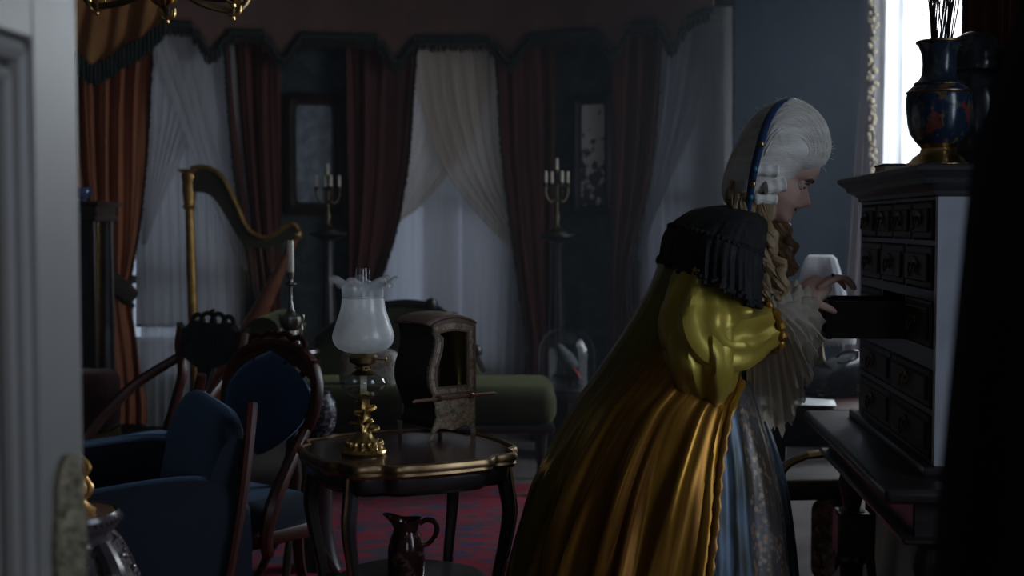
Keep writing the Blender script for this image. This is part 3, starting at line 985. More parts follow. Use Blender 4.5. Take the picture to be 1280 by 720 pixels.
fr0 = ring(0, SW_, 0.118, 0.305, 0.0); fr1 = ring(0, SW_, 0.124, 0.297, 0.007); fr2 = ring(0, SW_, 0.136, 0.281, 0.021, n=14); fr3 = ring(0, SW_, 0.142, 0.275, 0.028)
door = sface('door_frame', fr1, fr2, -0.003, 0.004, M['sedan_floral'], t)
sface('outer_moulding', fr0, fr1, -0.006, 0.005, M['sedan_trim'], t)
sface('inner_moulding', fr2, fr3, -0.005, 0.004, M['sedan_trim'], door)
g = MB(); g.prism([(x, z) for x, z in fr3], lambda x, z, q: (x, q, z), 0.0015); g.build('door_glass', M['glass'], door, smooth=False)
low = [(sside(0.118), 0.118), (sside(0.09), 0.09), (sside(0.06), 0.06), (sside(0.03) - 0.004, 0.03), (-0.002, 0.0), (0.010, 0.0), (0.014, 0.018), (0.03, 0.03), (0.05, 0.028), (0.075, 0.020), (0.10, 0.028), (0.12, 0.032), (SW_ - 0.014, 0.022), (SW_ - 0.010, 0.0), (SW_ + 0.002, 0.0), (SW_, 0.03), (SW_, 0.118)]
g = MB(); g.prism(low, lambda x, z, q: (x, q - 0.002, z), 0.006); g.build('floral_panel', M['sedan_floral'], t, smooth=False)
for x, y in ((0.008, SD_ - 0.008), (SW_ - 0.008, SD_ - 0.008)):
    g = MB(); g.tube([(x, y, 0.035), (x, y, 0.0)], [0.008, 0.005], 6)
    g.build('rear_foot', M['sedan_trim'], t)
g = MB(); pz = 0.112
g.tube([(-0.062, -0.012, pz - 0.003), (-0.055, -0.012, pz), (SW_ + 0.055, -0.012, pz), (SW_ + 0.062, -0.012, pz - 0.002)], [0.0035, 0.0045, 0.0045, 0.0035], 8)
pole = g.build('carrying_pole', pm('rosy_wood', (0.34, 0.16, 0.11), rough=0.45), t)
for x in (0.022, SW_ - 0.022):
    g = MB(); g.box((x, -0.012, pz), (0.014, 0.013, 0.014), bev=0.002, seg=1)
    g.build('pole_bracket', M['oldbrass'], t)
g = MB(); g.grid(10, 6, lambda u, v: (lerp(0.045, 0.12, u), 0.05 + 0.06 * v, 0.052 + 0.004 * math.sin(u * 9))); solid(g.build('seat_cushion', pm('pale_silk', (0.3, 0.3, 0.26), rough=0.7), t), 0.012)

# brown glazed jug on the lower shelf -------------------------------------
M['jugglaze'] = pattern_mat('brown_lustre_glaze', (0.035, 0.014, 0.012), [(0.10, 0.045, 0.035), (0.02, 0.01, 0.01)], scale=26, rough=0.12, thresh=0.56, bump=0.0)
jp = P(508, 700, 3.22)
t = thing('lustre_jug', 'brown glazed jug with curled handle on the lower shelf of the table', 'jug', (jp.x, 3.22, 0.381))
g = MB()


def jlip(a, q):
    w = min(1.0, 1.4 * max(0.0, 1 - abs(q - 0.75) / 0.14))
    return 1 + 0.55 * w * max(0, math.cos(a - PI)) ** 4 - 0.06 * w * abs(math.sin(a))


def jz(a, q):
    w = min(1.0, 1.4 * max(0.0, 1 - abs(q - 0.75) / 0.14))
    return 0.010 * w * max(0, math.cos(a - PI)) ** 3 + 0.006 * w * math.cos(a) ** 2


g.lathe([(0.0, 0.0), (0.036, 0.0), (0.042, 0.006), (0.047, 0.03), (0.048, 0.07), (0.046, 0.10), (0.040, 0.122), (0.034, 0.136), (0.031, 0.146), (0.033, 0.156), (0.039, 0.168), (0.037, 0.169), (0.029, 0.155), (0.026, 0.14), (0.0, 0.12)], n=36, rf=jlip, zf=jz)
g.build('body', M['jugglaze'], t)
g = MB(); g.tube(spline([(0.034, 0, 0.158), (0.052, 0, 0.168), (0.072, 0, 0.162), (0.078, 0, 0.142), (0.068, 0, 0.118), (0.05, 0, 0.104), (0.043, 0, 0.106)], 6), [0.006, 0.007, 0.007, 0.006, 0.006], 8)
g.build('handle', M['jugglaze'], t)

# ================================================================== ebonised cabinet on stand
CX0 = 0.964 - 0.079 * 2.9                  # front plane: X = CX0 + 0.079 Y
CROT = -math.atan(0.079)
t = thing('drawer_cabinet', 'ebonised cabinet of many small brass-handled drawers on a stand, one drawer pulled out', 'cabinet', (0.964, 2.9, 0), CROT)
# local axes: x into the cabinet (to the right), y along its front away from the doorway, z up
CW, CD = 0.90, 0.46
M['cabside_lit'] = pm('ebonised_side_daylit', (0.40, 0.41, 0.45), (0.33, 0.34, 0.38), scale=8, rough=0.35)  # near side only: bluish daylight on ebonised wood put into the colour
M['handle'] = pm('aged_brass_handle', (0.22, 0.16, 0.09), (0.10, 0.075, 0.045), scale=40, rough=0.45, metal=1.0)
M['ebony_front'] = pm('ebony_drawer_front', (0.017, 0.016, 0.018), (0.026, 0.024, 0.025), scale=5, stretch=(1, 8, 1), rough=0.45)
g = MB()
g.box((CD / 2, 0.012, 1.055), (CD, 0.024, 0.63)); g.build('near_side', M['cabside_lit'], t, smooth=False)
g = MB(); g.box((CD / 2, CW - 0.012, 1.055), (CD, 0.024, 0.63)); g.build('far_side', M['darkwood'], t, smooth=False)
g = MB(); g.box((CD - 0.01, CW / 2, 1.055), (0.02, CW - 0.05, 0.63)); g.build('back_panel', M['darkwood'], t, smooth=False)
g = MB()
CP = [(0.0, 1.362), (0.008, 1.366), (0.010, 1.376), (0.022, 1.385), (0.036, 1.392), (0.040, 1.404), (0.052, 1.412), (0.060, 1.420), (0.062, 1.430), (0.055, 1.434)]
ringo = lambda o: [(-o, -o), (CD, -o), (CD, CW + o), (-o, CW + o)]
for i in range(len(CP) - 1):
    a, b = ringo(CP[i][0]), ringo(CP[i + 1][0])
    for k in range(4):
        k2 = (k + 1) % 4
        g.add([(*a[k], CP[i][1]), (*a[k2], CP[i][1]), (*b[k2], CP[i + 1][1]), (*b[k], CP[i + 1][1])], [(0, 1, 2, 3)])
g.add([(*p, 1.434) for p in ringo(0.055)], [(0, 1, 2, 3)]); g.add([(*p, 1.362) for p in ringo(0.0)], [(3, 2, 1, 0)])
g.build('cornice', pm('dark_grey_cornice', (0.032, 0.031, 0.034), (0.024, 0.023, 0.026), rough=0.4), t, smooth=False, weld=True)
rows = [(1.262, 1.355, 4), (1.146, 1.250, 3), (1.012, 1.122, 3), (0.872, 0.965, 2), (0.757, 0.858, 2)]
# rails and dividers between the drawers
zr = [0.745] + [z for r in sorted(rows) for z in (r[0], r[1])] + [1.365]
for a, b in zip(zr[0::2], zr[1::2]):
    g = MB(); g.box((0.05, CW / 2, (a + b) / 2), (0.1, CW - 0.046, max(b - a, 0.004)))
    g.build('rail', M['darkwood'], t, smooth=False)
for z0, z1, n in rows:
    for k in range(1, n):
        y = 0.03 + (CW - 0.06) * k / n
        g = MB(); g.box((0.05, y, (z0 + z1) / 2), (0.1, 0.014, z1 - z0))
        g.build('divider', M['darkwood'], t, smooth=False)


def bail(par, x, y, z, w=0.05):
    g = MB()
    for s in (-1, 1):
        g.lathe([(0.0, 0.0), (0.011, 0.001), (0.009, 0.003), (0.004, 0.006), (0.005, 0.012), (0.0, 0.014)], n=10)
        g.xf(Matrix.Translation((x, y + s * w / 2, z)) @ Matrix.Rotation(-PI / 2, 4, 'Y'), len(g.v) - 60)
    q = [(x - 0.010 - 0.004 * math.sin(PI * k / 10), y + lerp(-w / 2, w / 2, k / 10), z - 0.026 * math.sin(PI * k / 10) ** 0.6) for k in range(11)]
    g.tube(q, [0.0022, 0.003, 0.0035, 0.003, 0.0022], 6)
    g.prism([(-0.018, 0.012), (-0.01, 0.02), (0, 0.014), (0.01, 0.02), (0.018, 0.012), (0.014, -0.006), (0.006, -0.012), (0, -0.02), (-0.006, -0.012), (-0.014, -0.006)], lambda a, b, q: (x - 0.001 - q, y + a, z + b), 0.002)
    return g.build('bail_handle', M['handle'], par)


for z0, z1, n in rows:
    for k in range(n):
        ya = 0.03 + (CW - 0.06) * k / n + 0.009; yb = 0.03 + (CW - 0.06) * (k + 1) / n - 0.009
        pull = 0.0
        if n == 3 and z0 < 1.1 and k == 1:
            continue
        g = MB()
        w, h = yb - ya, z1 - z0 - 0.006
        g.box((0.006, (ya + yb) / 2, (z0 + z1) / 2), (0.02, w, h), bev=0.004, seg=1)
        g.box((-0.007, (ya + yb) / 2, (z0 + z1) / 2), (0.008, w - 0.036, h - 0.03), bev=0.0035, seg=1)
        d = g.build('drawer', M['ebony_front'], t, smooth=False)
        bail(d, -0.012, (ya + yb) / 2, (z0 + z1) / 2 + 0.006, 0.042 if n < 4 else 0.034)
# the drawer being searched stands out of the cabinet
ya = 0.03 + (CW - 0.06) / 3 + 0.009; yb = 0.03 + (CW - 0.06) * 2 / 3 - 0.009
ya -= 0.045; yb -= 0.045
PO = 0.20
g = MB()
z0, z1 = 1.012, 1.118
g.box((-PO + 0.008, (ya + yb) / 2, (z0 + z1) / 2), (0.018, yb - ya, z1 - z0), bev=0.004, seg=1)
g.box((-PO - 0.004, (ya + yb) / 2, (z0 + z1) / 2), (0.008, yb - ya - 0.036, z1 - z0 - 0.03), bev=0.003, seg=1)
d = g.build('open_drawer', M['ebony_front'], t, smooth=False)
bail(d, -PO - 0.009, (ya + yb) / 2, (z0 + z1) / 2 + 0.006)
for y in (ya + 0.006, yb - 0.006):
    g = MB(); g.box((-PO + 0.2, y, (z0 + z1) / 2 - 0.004), (0.38, 0.01, z1 - z0 - 0.012))
    g.build('drawer_side', M['brownwood'], d, smooth=False)
g = MB()
g.box((-PO + 0.2, (ya + yb) / 2, z0 + 0.006), (0.38, yb - ya - 0.012, 0.006)); g.box((-PO + 0.385, (ya + yb) / 2, (z0 + z1) / 2), (0.01, yb - ya - 0.012, z1 - z0 - 0.02))
g.build('drawer_box', M['darkwood'], d, smooth=False)
# base moulding, writing ledge and stand
g = MB()
g.box((CD / 2 - 0.012, CW / 2, 0.735), (CD + 0.03, CW + 0.03, 0.026), bev=0.006, seg=2)
g.build('base_moulding', M['darkwood'], t)
g = MB()
g.box((CD / 2 - 0.065, CW / 2, 0.706), (CD + 0.15, CW + 0.30, 0.034), bev=0.012, seg=3)
g.build('ledge', M['darkwood'], t)
g = MB()
g.box((CD / 2 - 0.04, CW / 2, 0.648), (CD + 0.06, CW + 0.22, 0.082), bev=0.004, seg=1); g.box((CD / 2 - 0.05, CW / 2, 0.602), (CD + 0.09, CW + 0.25, 0.016), bev=0.005, seg=1)
g.build('apron', M['darkwood'], t)
for x in (-0.01, CD - 0.08):
    for y in (-0.03, CW + 0.03):
        g = MB()
        g.lathe([(0.0, 0.6), (0.05, 0.6), (0.045, 0.585), (0.03, 0.57), (0.036, 0.55), (0.042, 0.52), (0.03, 0.47), (0.025, 0.45), (0.04, 0.44), (0.0, 0.44)], (x, y, 0), 20)
        g.box((x, y, 0.37), (0.10, 0.10, 0.13), bev=0.006, seg=1)
        g.lathe([(0.0, 0.31), (0.045, 0.305), (0.05, 0.29), (0.035, 0.27), (0.03, 0.2), (0.04, 0.14), (0.028, 0.1), (0.045, 0.06), (0.05, 0.03), (0.03, 0.0), (0.0, 0.0)], (x, y, 0), 20)
        g.build('leg', M['darkwood'], t)
g = MB()
g.box((CD / 2, CW / 2, 0.12), (0.05, CW + 0.04, 0.05), bev=0.006, seg=1)
for y in (-0.03, CW + 0.03):
    g.box((CD / 2 - 0.04, y, 0.12), (CD - 0.14, 0.05, 0.05), bev=0.006, seg=1)
g.build('stretcher', M['darkwood'], t)


def cab(x, y, z):
    c, s = math.cos(CROT), math.sin(CROT)
    return Vector((0.964 + c * x - s * y, 2.9 + s * x + c * y, z))


# cloisonne vase with dry twigs
M['cloisonne'] = pattern_mat('cloisonne_enamel', (0.016, 0.028, 0.055), [(0.035, 0.065, 0.08), (0.08, 0.095, 0.10), (0.16, 0.04, 0.03), (0.14, 0.09, 0.03), (0.018, 0.03, 0.10)], scale=13, rough=0.16, thresh=0.57, bump=0.0)
M['vasedark'] = pattern_mat('dark_enamel_border', (0.02, 0.03, 0.045), [(0.05, 0.06, 0.055), (0.025, 0.03, 0.08)], scale=40, rough=0.2, thresh=0.55, bump=0.0)
vp = P(1172, 208, 3.12)
t = thing('cloisonne_vase', 'blue enamelled baluster vase with brass foot on top of the cabinet', 'vase', (vp.x, 3.12, 1.4345))
s_ = 3.12 / FPX
vy = lambda y: (211 - y) * s_
g = MB(); g.lathe([(0.0, 0.0), (39 * s_, 0.0), (39 * s_, vy(206)), (34 * s_, vy(203)), (30 * s_, vy(198)), (22 * s_, vy(192)), (20 * s_, vy(186)), (24 * s_, vy(181)), (0, vy(181))], n=36)
g.build('brass_foot', M['brass'], t)
body = [(22, 183), (27, 178), (34, 168), (37, 155), (39, 135), (39, 122), (36, 113), (29, 107)]
g = MB(); g.lathe([(r * s_, vy(y)) for r, y in body], n=40); g.build('body', M['cloisonne'], t)
g = MB(); g.lathe([(r * s_, vy(y)) for r, y in [(29, 108), (31, 106), (24, 101), (20.5, 94), (20, 82), (21, 70), (25, 60), (27.5, 56), (28, 54), (25, 54), (18, 66), (17, 90), (0, 100)]], n=40)
g.build('neck', M['vasedark'], t)
for r, y in ((38.5, 117), (23.5, 180), (29.5, 107.5), (28, 55)):
    g = MB(); g.lathe([((r - 0.4) * s_, vy(y) - 0.0035), ((r + 0.5) * s_, vy(y) - 0.002), ((r + 0.5) * s_, vy(y) + 0.002), ((r - 0.4) * s_, vy(y) + 0.0035)], n=40)
    g.build('brass_band', M['oldbrass'], t)
M['twig'] = pm('dry_dark_twigs', (0.02, 0.014, 0.012), rough=0.9)
t = thing('dry_twigs', 'bunch of dark dry twigs standing in the enamelled vase', 'twigs', (vp.x, 3.12, 1.4345 + vy(100)))
for k in range(30):
    a = random.uniform(0, 2 * PI); sp_ = random.uniform(0.2, 1.0)
    b0 = Vector((0.014 * math.cos(a * 2), 0.014 * math.sin(a * 2), 0.0))
    e = Vector((0.075 * sp_ * math.cos(a) - 0.006, 0.075 * sp_ * math.sin(a), random.uniform(0.24, 0.36)))
    mid = b0.lerp(e, 0.5) + Vector((random.uniform(-.006, .006), random.uniform(-.006, .006), 0))
    g = MB(); g.tube(spline([b0, mid, e], 5), [0.0022, 0.0017, 0.001], 5)
    st = g.build('twig', M['twig'], t)
    if k < 12:
        g = MB()
        for j in range(3):
            q0 = mid.lerp(e, random.uniform(0.0, 0.7)); a2 = random.uniform(2.2, 4.2)
            ln = random.uniform(0.04, 0.085)
            pp = [q0 + Vector((math.cos(a2) * ln * s, math.sin(a2) * ln * s * 0.6, ln * 0.5 * s - ln * 0.6 * s * s)) for s in (0, 0.3, 0.6, 1.0)]
            g.tube(pp, [0.0007, 0.0005, 0.0003], 4)
        g.build('tendril', M['twig'], st)
# flat dark book under the vase's left side, jar and glass globe further back
bp_ = P(1128, 209, 3.40)
t = thing('leather_book', 'flat dark leather book lying on the cabinet beside the vase', 'book', (bp_.x + 0.03, 3.42, 1.4345), CROT)
g = MB(); g.box((0, 0, 0.003), (0.17, 0.13, 0.005), bev=0.001, seg=1); g.box((0, 0, 0.021), (0.17, 0.13, 0.005), bev=0.001, seg=1); g.box((0.083, 0, 0.012), (0.006, 0.13, 0.02), bev=0.002, seg=1)
g.build('cover', pm('dark_leather', (0.035, 0.022, 0.018), rough=0.45), t, smooth=False)
g = MB(); g.box((-0.003, 0, 0.012), (0.158, 0.122, 0.0125)); g.build('page_block', pm('aged_paper_edge', (0.35, 0.3, 0.22), rough=0.8), t, smooth=False)
jq = P(1216, 208, 3.28)
t = thing('lidded_jar', 'dark lidded porcelain jar behind the vase on the cabinet', 'jar', (jq.x, 3.28, 1.4345))
M['jar'] = pattern_mat('dark_porcelain', (0.02, 0.022, 0.026), [(0.04, 0.045, 0.05)], scale=16, rough=0.15, thresh=0.55, bump=0)
g = MB(); g.lathe([(0, 0), (0.06, 0), (0.068, 0.02), (0.082, 0.1), (0.084, 0.18), (0.074, 0.225), (0.066, 0.24), (0.06, 0.252), (0, 0.252)], n=36); g.build('body', M['jar'], t)
g = MB(); g.lathe([(0.0, 0.253), (0.072, 0.253), (0.074, 0.268), (0.07, 0.278), (0.069, 0.29), (0.062, 0.318), (0.046, 0.34), (0.02, 0.352), (0, 0.354)], n=36); g.build('lid', M['jar'], t)
gq = P(1292, 208, 3.22)
t = thing('globe_lamp', 'glass globe lamp in the dark at the near end of the cabinet top', 'lamp', (gq.x, 3.12, 1.4345))
g = MB(); g.lathe([(0, 0), (0.05, 0), (0.05, 0.01), (0.02, 0.03), (0.014, 0.08), (0.03, 0.1), (0.034, 0.15), (0.02, 0.17), (0.026, 0.19), (0.0, 0.19)], n=24); g.build('base', M['oldbrass'], t)
g = MB(); g.ball((0, 0, 0.265), 0.078, 32); g.build('globe', glass_mat('dim_globe_glass', (0.5, 0.5, 0.5), 0.08, 0.05), t)
# ================================================================== doors in the foreground
def door_slab(n, hinge, edge, label, mat, panel):
    """hinge, edge: plan points of the slab's camera-side face"""
    h, e = Vector((*hinge, 0)), Vector((*edge, 0))
    d = e - h; w = d.length
    t = thing('door_%d' % n, label, None, h, math.atan2(d.y, d.x))
    t['kind'] = 'structure'
    return t, w


M['plate'] = pm('dark_cast_bronze_plate', (0.22, 0.19, 0.13), (0.10, 0.085, 0.055), scale=60, rough=0.55, metal=0.5, bump=0.8, bscale=120)
ed = P(101, 500, 1.12)
t, w = door_slab(1, (-0.55, 0.57), (-0.472, 1.40), 'grey white panelled door standing open at the left', None, True)
# local: x from hinge to edge, y away from the doorway, z up
st_ = 0.105
g = MB()
ZT = 2.35
zp = 1.485
for a, b, c, d_ in ((w - st_, w, 0.0, ZT), (0, st_, 0.0, ZT)):
    g.box(((a + b) / 2, 0.022, (c + d_) / 2), (b - a, 0.044, d_ - c), bev=0.003, seg=1)
for c, d_ in ((0, 0.22), (zp, zp + 0.18), (2.2, ZT)):
    g.box((w / 2, 0.022, (c + d_) / 2), (w - 2 * st_ + 0.004, 0.044, d_ - c), bev=0.003, seg=1)
g.build('stile_frame', M['white_paint'], t, smooth=False)
for c, d_ in ((0.22, zp), (zp + 0.18, 2.2)):
    g = MB()
    g.box((w / 2, 0.024, (c + d_) / 2), (w - 2 * st_, 0.014, d_ - c)); po = g.build('door_panel', M['white_paint'], t, smooth=False)
    g = MB()
    for off, r in ((0.014, 0.013), (0.040, 0.009)):
        x0, x1, z0, z1 = st_ + off, w - st_ - off, c + off, d_ - off
        pts = [(x0, 0.012, z0), (x1, 0.012, z0), (x1, 0.012, z1), (x0, 0.012, z1)]
        for i in range(4):
            g.tube([pts[i], pts[(i + 1) % 4]], r, 8)
    g.build('panel_moulding', M['white_paint'], po)
    g = MB(); g.box((w / 2, 0.014, (c + d_) / 2), (w - 2 * st_ - 0.2, 0.012, d_ - c - 0.2), bev=0.005, seg=2); g.build('raised_field', M['white_paint'], po)
# cast lock plate and knob
lp = MB()
px_, pz_ = w - 0.045, 0.985
out = []
for k in range(48):
    a = 2 * PI * k / 48
    out.append((px_ + 0.036 * math.copysign(abs(math.cos(a)) ** 0.7, math.cos(a)) * (1 + 0.06 * math.cos(8 * a)), pz_ - 0.03 + 0.10 * math.copysign(abs(math.sin(a)) ** 0.8, math.sin(a))))
lp.prism(out, lambda x, z, q: (x, -q, z), 0.006)
for k in range(12):
    a = 2 * PI * k / 12
    lp.ball((px_ + 0.026 * math.cos(a), -0.006, pz_ - 0.03 + 0.08 * math.sin(a)), 0.005, 6)
po = lp.build('lock_plate', M['plate'], t)
pz_ = 0.90
g = MB(); g.tube([(px_, 0, pz_), (px_, -0.025, pz_), (px_, -0.035, pz_), (px_, -0.05, pz_), (px_, -0.058, pz_)], [0.009, 0.009, 0.02, 0.024, 0.014], 14); g.build('door_knob', M['plate'], t)

# dark portiere hanging at the right side of the doorway
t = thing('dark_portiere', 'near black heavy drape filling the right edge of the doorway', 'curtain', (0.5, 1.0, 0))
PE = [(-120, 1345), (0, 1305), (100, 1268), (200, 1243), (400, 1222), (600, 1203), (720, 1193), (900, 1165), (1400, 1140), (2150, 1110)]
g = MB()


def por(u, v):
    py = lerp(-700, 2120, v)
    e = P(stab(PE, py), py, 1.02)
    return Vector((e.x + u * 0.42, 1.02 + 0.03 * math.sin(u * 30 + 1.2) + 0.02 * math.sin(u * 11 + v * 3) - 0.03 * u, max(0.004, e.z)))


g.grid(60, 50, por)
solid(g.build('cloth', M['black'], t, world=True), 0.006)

# ================================================================== carved stand with marble top
M['marble'] = pm('brown_marble', (0.20, 0.125, 0.085), (0.10, 0.06, 0.045), scale=14, rough=0.2, coat=0.3)
M['rosewood'] = pattern_mat('carved_rosewood', (0.055, 0.04, 0.045), [(0.11, 0.09, 0.095), (0.015, 0.01, 0.012)], scale=30, rough=0.3, thresh=0.5, bump=1.0)
M['rose_plain'] = pm('dark_rosewood', (0.065, 0.05, 0.055), (0.04, 0.03, 0.035), rough=0.25, coat=0.3)
sp = P(86, 640, 2.2)
t = thing('carved_stand', 'carved dark stand with round brown marble top beside the door', 'stand', (sp.x, 2.2, 0))
zt = sp.z
g = MB(); g.lathe([(0, zt - 0.006), (0.075, zt - 0.006), (0.078, zt - 0.002), (0.076, zt), (0, zt)], n=48); g.build('marble_top', M['marble'], t)
g = MB(); g.lathe([(0.0, zt - 0.03), (0.078, zt - 0.03), (0.086, zt - 0.02), (0.087, zt - 0.006), (0.083, zt + 0.002), (0.079, zt + 0.001), (0.077, zt - 0.008), (0, zt - 0.008)], n=48); top_ = g.build('top_rim', M['rose_plain'], t)
g = MB()
for k in range(44):
    a = 2 * PI * k / 44
    g = MB(); g.ball((0.0875 * math.cos(a), 0.0875 * math.sin(a), zt - 0.012), 0.0042, 6); g.build('bead', M['rose_plain'], top_)
g = MB(); g.lathe([(0.074, zt - 0.03), (0.070, zt - 0.042), (0.074, zt - 0.052), (0.0, zt - 0.052)], n=40); g.build('neck_moulding', M['rose_plain'], t)
g = MB()
g.grid(48, 10, lambda u, v: Vector(((0.074 + 0.042 * math.sin(v * 1.5)) * (1 + 0.03 * math.cos(4 * 2 * PI * u)) * math.cos(2 * PI * u), (0.074 + 0.042 * math.sin(v * 1.5)) * (1 + 0.03 * math.cos(4 * 2 * PI * u)) * math.sin(2 * PI * u), zt - 0.052 - v * (0.10 + 0.045 * abs(math.cos(2 * 2 * PI * u + 0.5))))), cu=True)
solid(g.build('carved_apron', M['rosewood'], t), 0.012)
g = MB()
for k in range(170):   # deep floral carving on the apron
    u = random.random(); v = random.uniform(0.05, 0.95); a = 2 * PI * u
    rr0 = (0.074 + 0.042 * math.sin(v * 1.5)) * (1 + 0.03 * math.cos(4 * a)) + 0.007
    z0 = zt - 0.052 - v * (0.10 + 0.045 * abs(math.cos(2 * a + 0.5)))
    b0 = random.uniform(0, 2 * PI); q = []
    for j in range(6):
        aa = a + 0.07 * math.cos(b0 + j * 0.8) * (1 - j / 8); q.append((rr0 * math.cos(aa), rr0 * math.sin(aa), z0 + 0.007 * math.sin(b0 + j * 0.8) * (1 - j / 8)))
    g.tube(q, [0.0022, 0.0035, 0.002], 5)
o = g.build('floral_carving', M['rose_plain'], t); o['kind'] = 'stuff'
for k in range(4):
    a = PI / 4 + k * PI / 2 + 0.25
    d = Vector((math.cos(a), math.sin(a), 0))
    g = MB(); g.tube(spline([d * 0.078 + Vector((0, 0, zt - 0.05)), d * 0.110 + Vector((0, 0, zt - 0.10)), d * 0.122 + Vector((0, 0, zt - 0.18)), d * 0.105 + Vector((0, 0, zt - 0.35)), d * 0.085 + Vector((0, 0, zt - 0.55)), d * 0.10 + Vector((0, 0, 0.08)), d * 0.135 + Vector((0, 0, 0.018)), d * 0.14 + Vector((0, 0, 0.014))], 6), [0.016, 0.02, 0.017, 0.014, 0.012, 0.014, 0.016, 0.014], 8)
    g.build('leg', M['rose_plain'], t)
fp = P(99, 622, 2.19)
t = thing('gilt_figurine', 'small gilt openwork ornament on the marble topped stand', 'ornament', (fp.x, 2.19, zt + 0.0005))
g = MB()
g.lathe([(0, 0), (0.026, 0), (0.028, 0.006), (0.02, 0.012), (0.012, 0.02), (0.01, 0.03), (0, 0.03)], n=20); g.build('base', M['gold'], t)
g = MB()
for k in range(5):
    a = 2 * PI * k / 5 + 0.2
    g.tube(spline([(0.004 * math.cos(a), 0.004 * math.sin(a), 0.02), (0.02 * math.cos(a), 0.02 * math.sin(a), 0.04), (0.012 * math.cos(a + 0.6), 0.012 * math.sin(a + 0.6), 0.062), (0.018 * math.cos(a + 1), 0.018 * math.sin(a + 1), 0.08), (0.006 * math.cos(a + 1.4), 0.006 * math.sin(a + 1.4), 0.098)], 6), [0.004, 0.005, 0.004, 0.005, 0.003], 6)
g.ball((0, 0, 0.10), 0.008, 8)
g.build('scrollwork', M['gold'], t)

# ================================================================== blue velvet seats
def cush(name, c, s, mat, par, bev=0.04, puff=0.02):
    g = MB(); g.box(c, s, bev=bev, seg=4)
    for i, v in enumerate(g.v):
        dx, dy = (v.x - c[0]) / (s[0] / 2), (v.y - c[1]) / (s[1] / 2)
        if v.z > c[2]:
            g.v[i].z += puff * max(0, 1 - dx * dx) * max(0, 1 - dy * dy)
    return g.build(name, mat, par)


def cab_leg(par, x, y, zt_, dx, dy, mat, h0=0.0):
    d = Vector((dx, dy, 0)).normalized()
    b = Vector((x, y, 0))
    g = MB(); g.tube(spline([b + Vector((0, 0, zt_)), b + d * 0.025 + Vector((0, 0, zt_ * 0.72)), b + d * 0.005 + Vector((0, 0, zt_ * 0.4)), b + d * 0.0 + Vector((0, 0, zt_ * 0.15)), b + d * 0.035 + Vector((0, 0, h0 + 0.014)), b + d * 0.045 + Vector((0, 0, h0 + 0.012))], 5), [0.026, 0.027, 0.019, 0.014, 0.017, 0.012], 8)
    return g.build('leg', mat, par)


# armchair whose back frame rises in front of the others (faces left)
ap = P(236, 620, 3.05)
t = thing('velvet_armchair', 'nearest blue velvet armchair with padded arm, standing beside the carved stand', 'chair', (-1.07, 2.96, RZ), PI + R(24))
# local: +x is the front of the chair, -y side faces ... the doorway after turning
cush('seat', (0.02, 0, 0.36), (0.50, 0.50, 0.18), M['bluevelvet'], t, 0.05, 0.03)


def arm_pad(sy):
    g = MB()
    def f(u, v):
        x = lerp(-0.39, 0.30, u)
        top = stab([(0, 0.66), (0.03, 0.69), (0.08, 0.715), (0.16, 0.728), (0.3, 0.728), (0.5, 0.715), (0.8, 0.69), (1.0, 0.64)], u)
        a = 2 * PI * v
        # rounded upright slab section with a rolled top
        cy = sy * 0.285
        hw = 0.052 - 0.012 * u
        zz = 0.5 - 0.5 * math.cos(a)
        y = cy + math.copysign(abs(math.sin(a)) ** 0.6, math.sin(a)) * hw * (1.12 if zz > 0.8 else 1.0)
        e = 0.035 * max(0, (u - 0.9) / 0.1) ** 2
        return Vector((x - e * (1 - zz), y, 0.20 + (top - 0.20) * zz))
    g.grid(24, 28, f, cv=True)
    g.v = [Vector(v) for v in g.v]
    g.add([f(0, k / 28) for k in range(28)], [tuple(range(28))]); g.add([f(1, k / 28) for k in range(28)], [tuple(range(27, -1, -1))])
    return g.build('padded_arm', M['bluevelvet'], t)


arm_pad(1); arm_pad(-1)


def back_f(u, v):
    # thick upholstered back, leaning
    a = 2 * PI * v
    y = lerp(-0.31, 0.31, u)
    top = 0.862 - 0.05 * (abs(2 * u - 1)) ** 6
    zz = 0.5 - 0.5 * math.cos(a)
    z = 0.30 + (top - 0.30) * zz
    th = 0.05 * math.copysign(abs(math.sin(a)) ** 0.7, math.sin(a))
    return Vector((-0.265 - 0.15 * (z - 0.3) - 0.02 * zz + th, y, z))


g = MB(); g.grid(22, 28, back_f, cv=True); g.add([back_f(0, k / 28) for k in range(28)], [tuple(range(28))]); g.add([back_f(1, k / 28) for k in range(28)], [tuple(range(27, -1, -1))])
g.build('backrest', M['bluevelvet'], t)
for s in (-1, 1):
    g = MB(); g.tube(spline([(-0.40, s * 0.30, 0.885), (-0.395, s * 0.31, 0.85), (-0.375, s * 0.335, 0.72), (-0.345, s * 0.345, 0.55), (-0.315, s * 0.345, 0.40), (-0.30, s * 0.335, 0.2), (-0.32, s * 0.33, 0.0)], 6), [0.013, 0.014, 0.012, 0.011, 0.013, 0.013, 0.013], 8)
    g.build('back_stile', M['mahogany'], t)
for s in (-1, 1):
    cab_leg(t, 0.24, s * 0.24, 0.26, 1, s * 0.4, M['mahogany'])


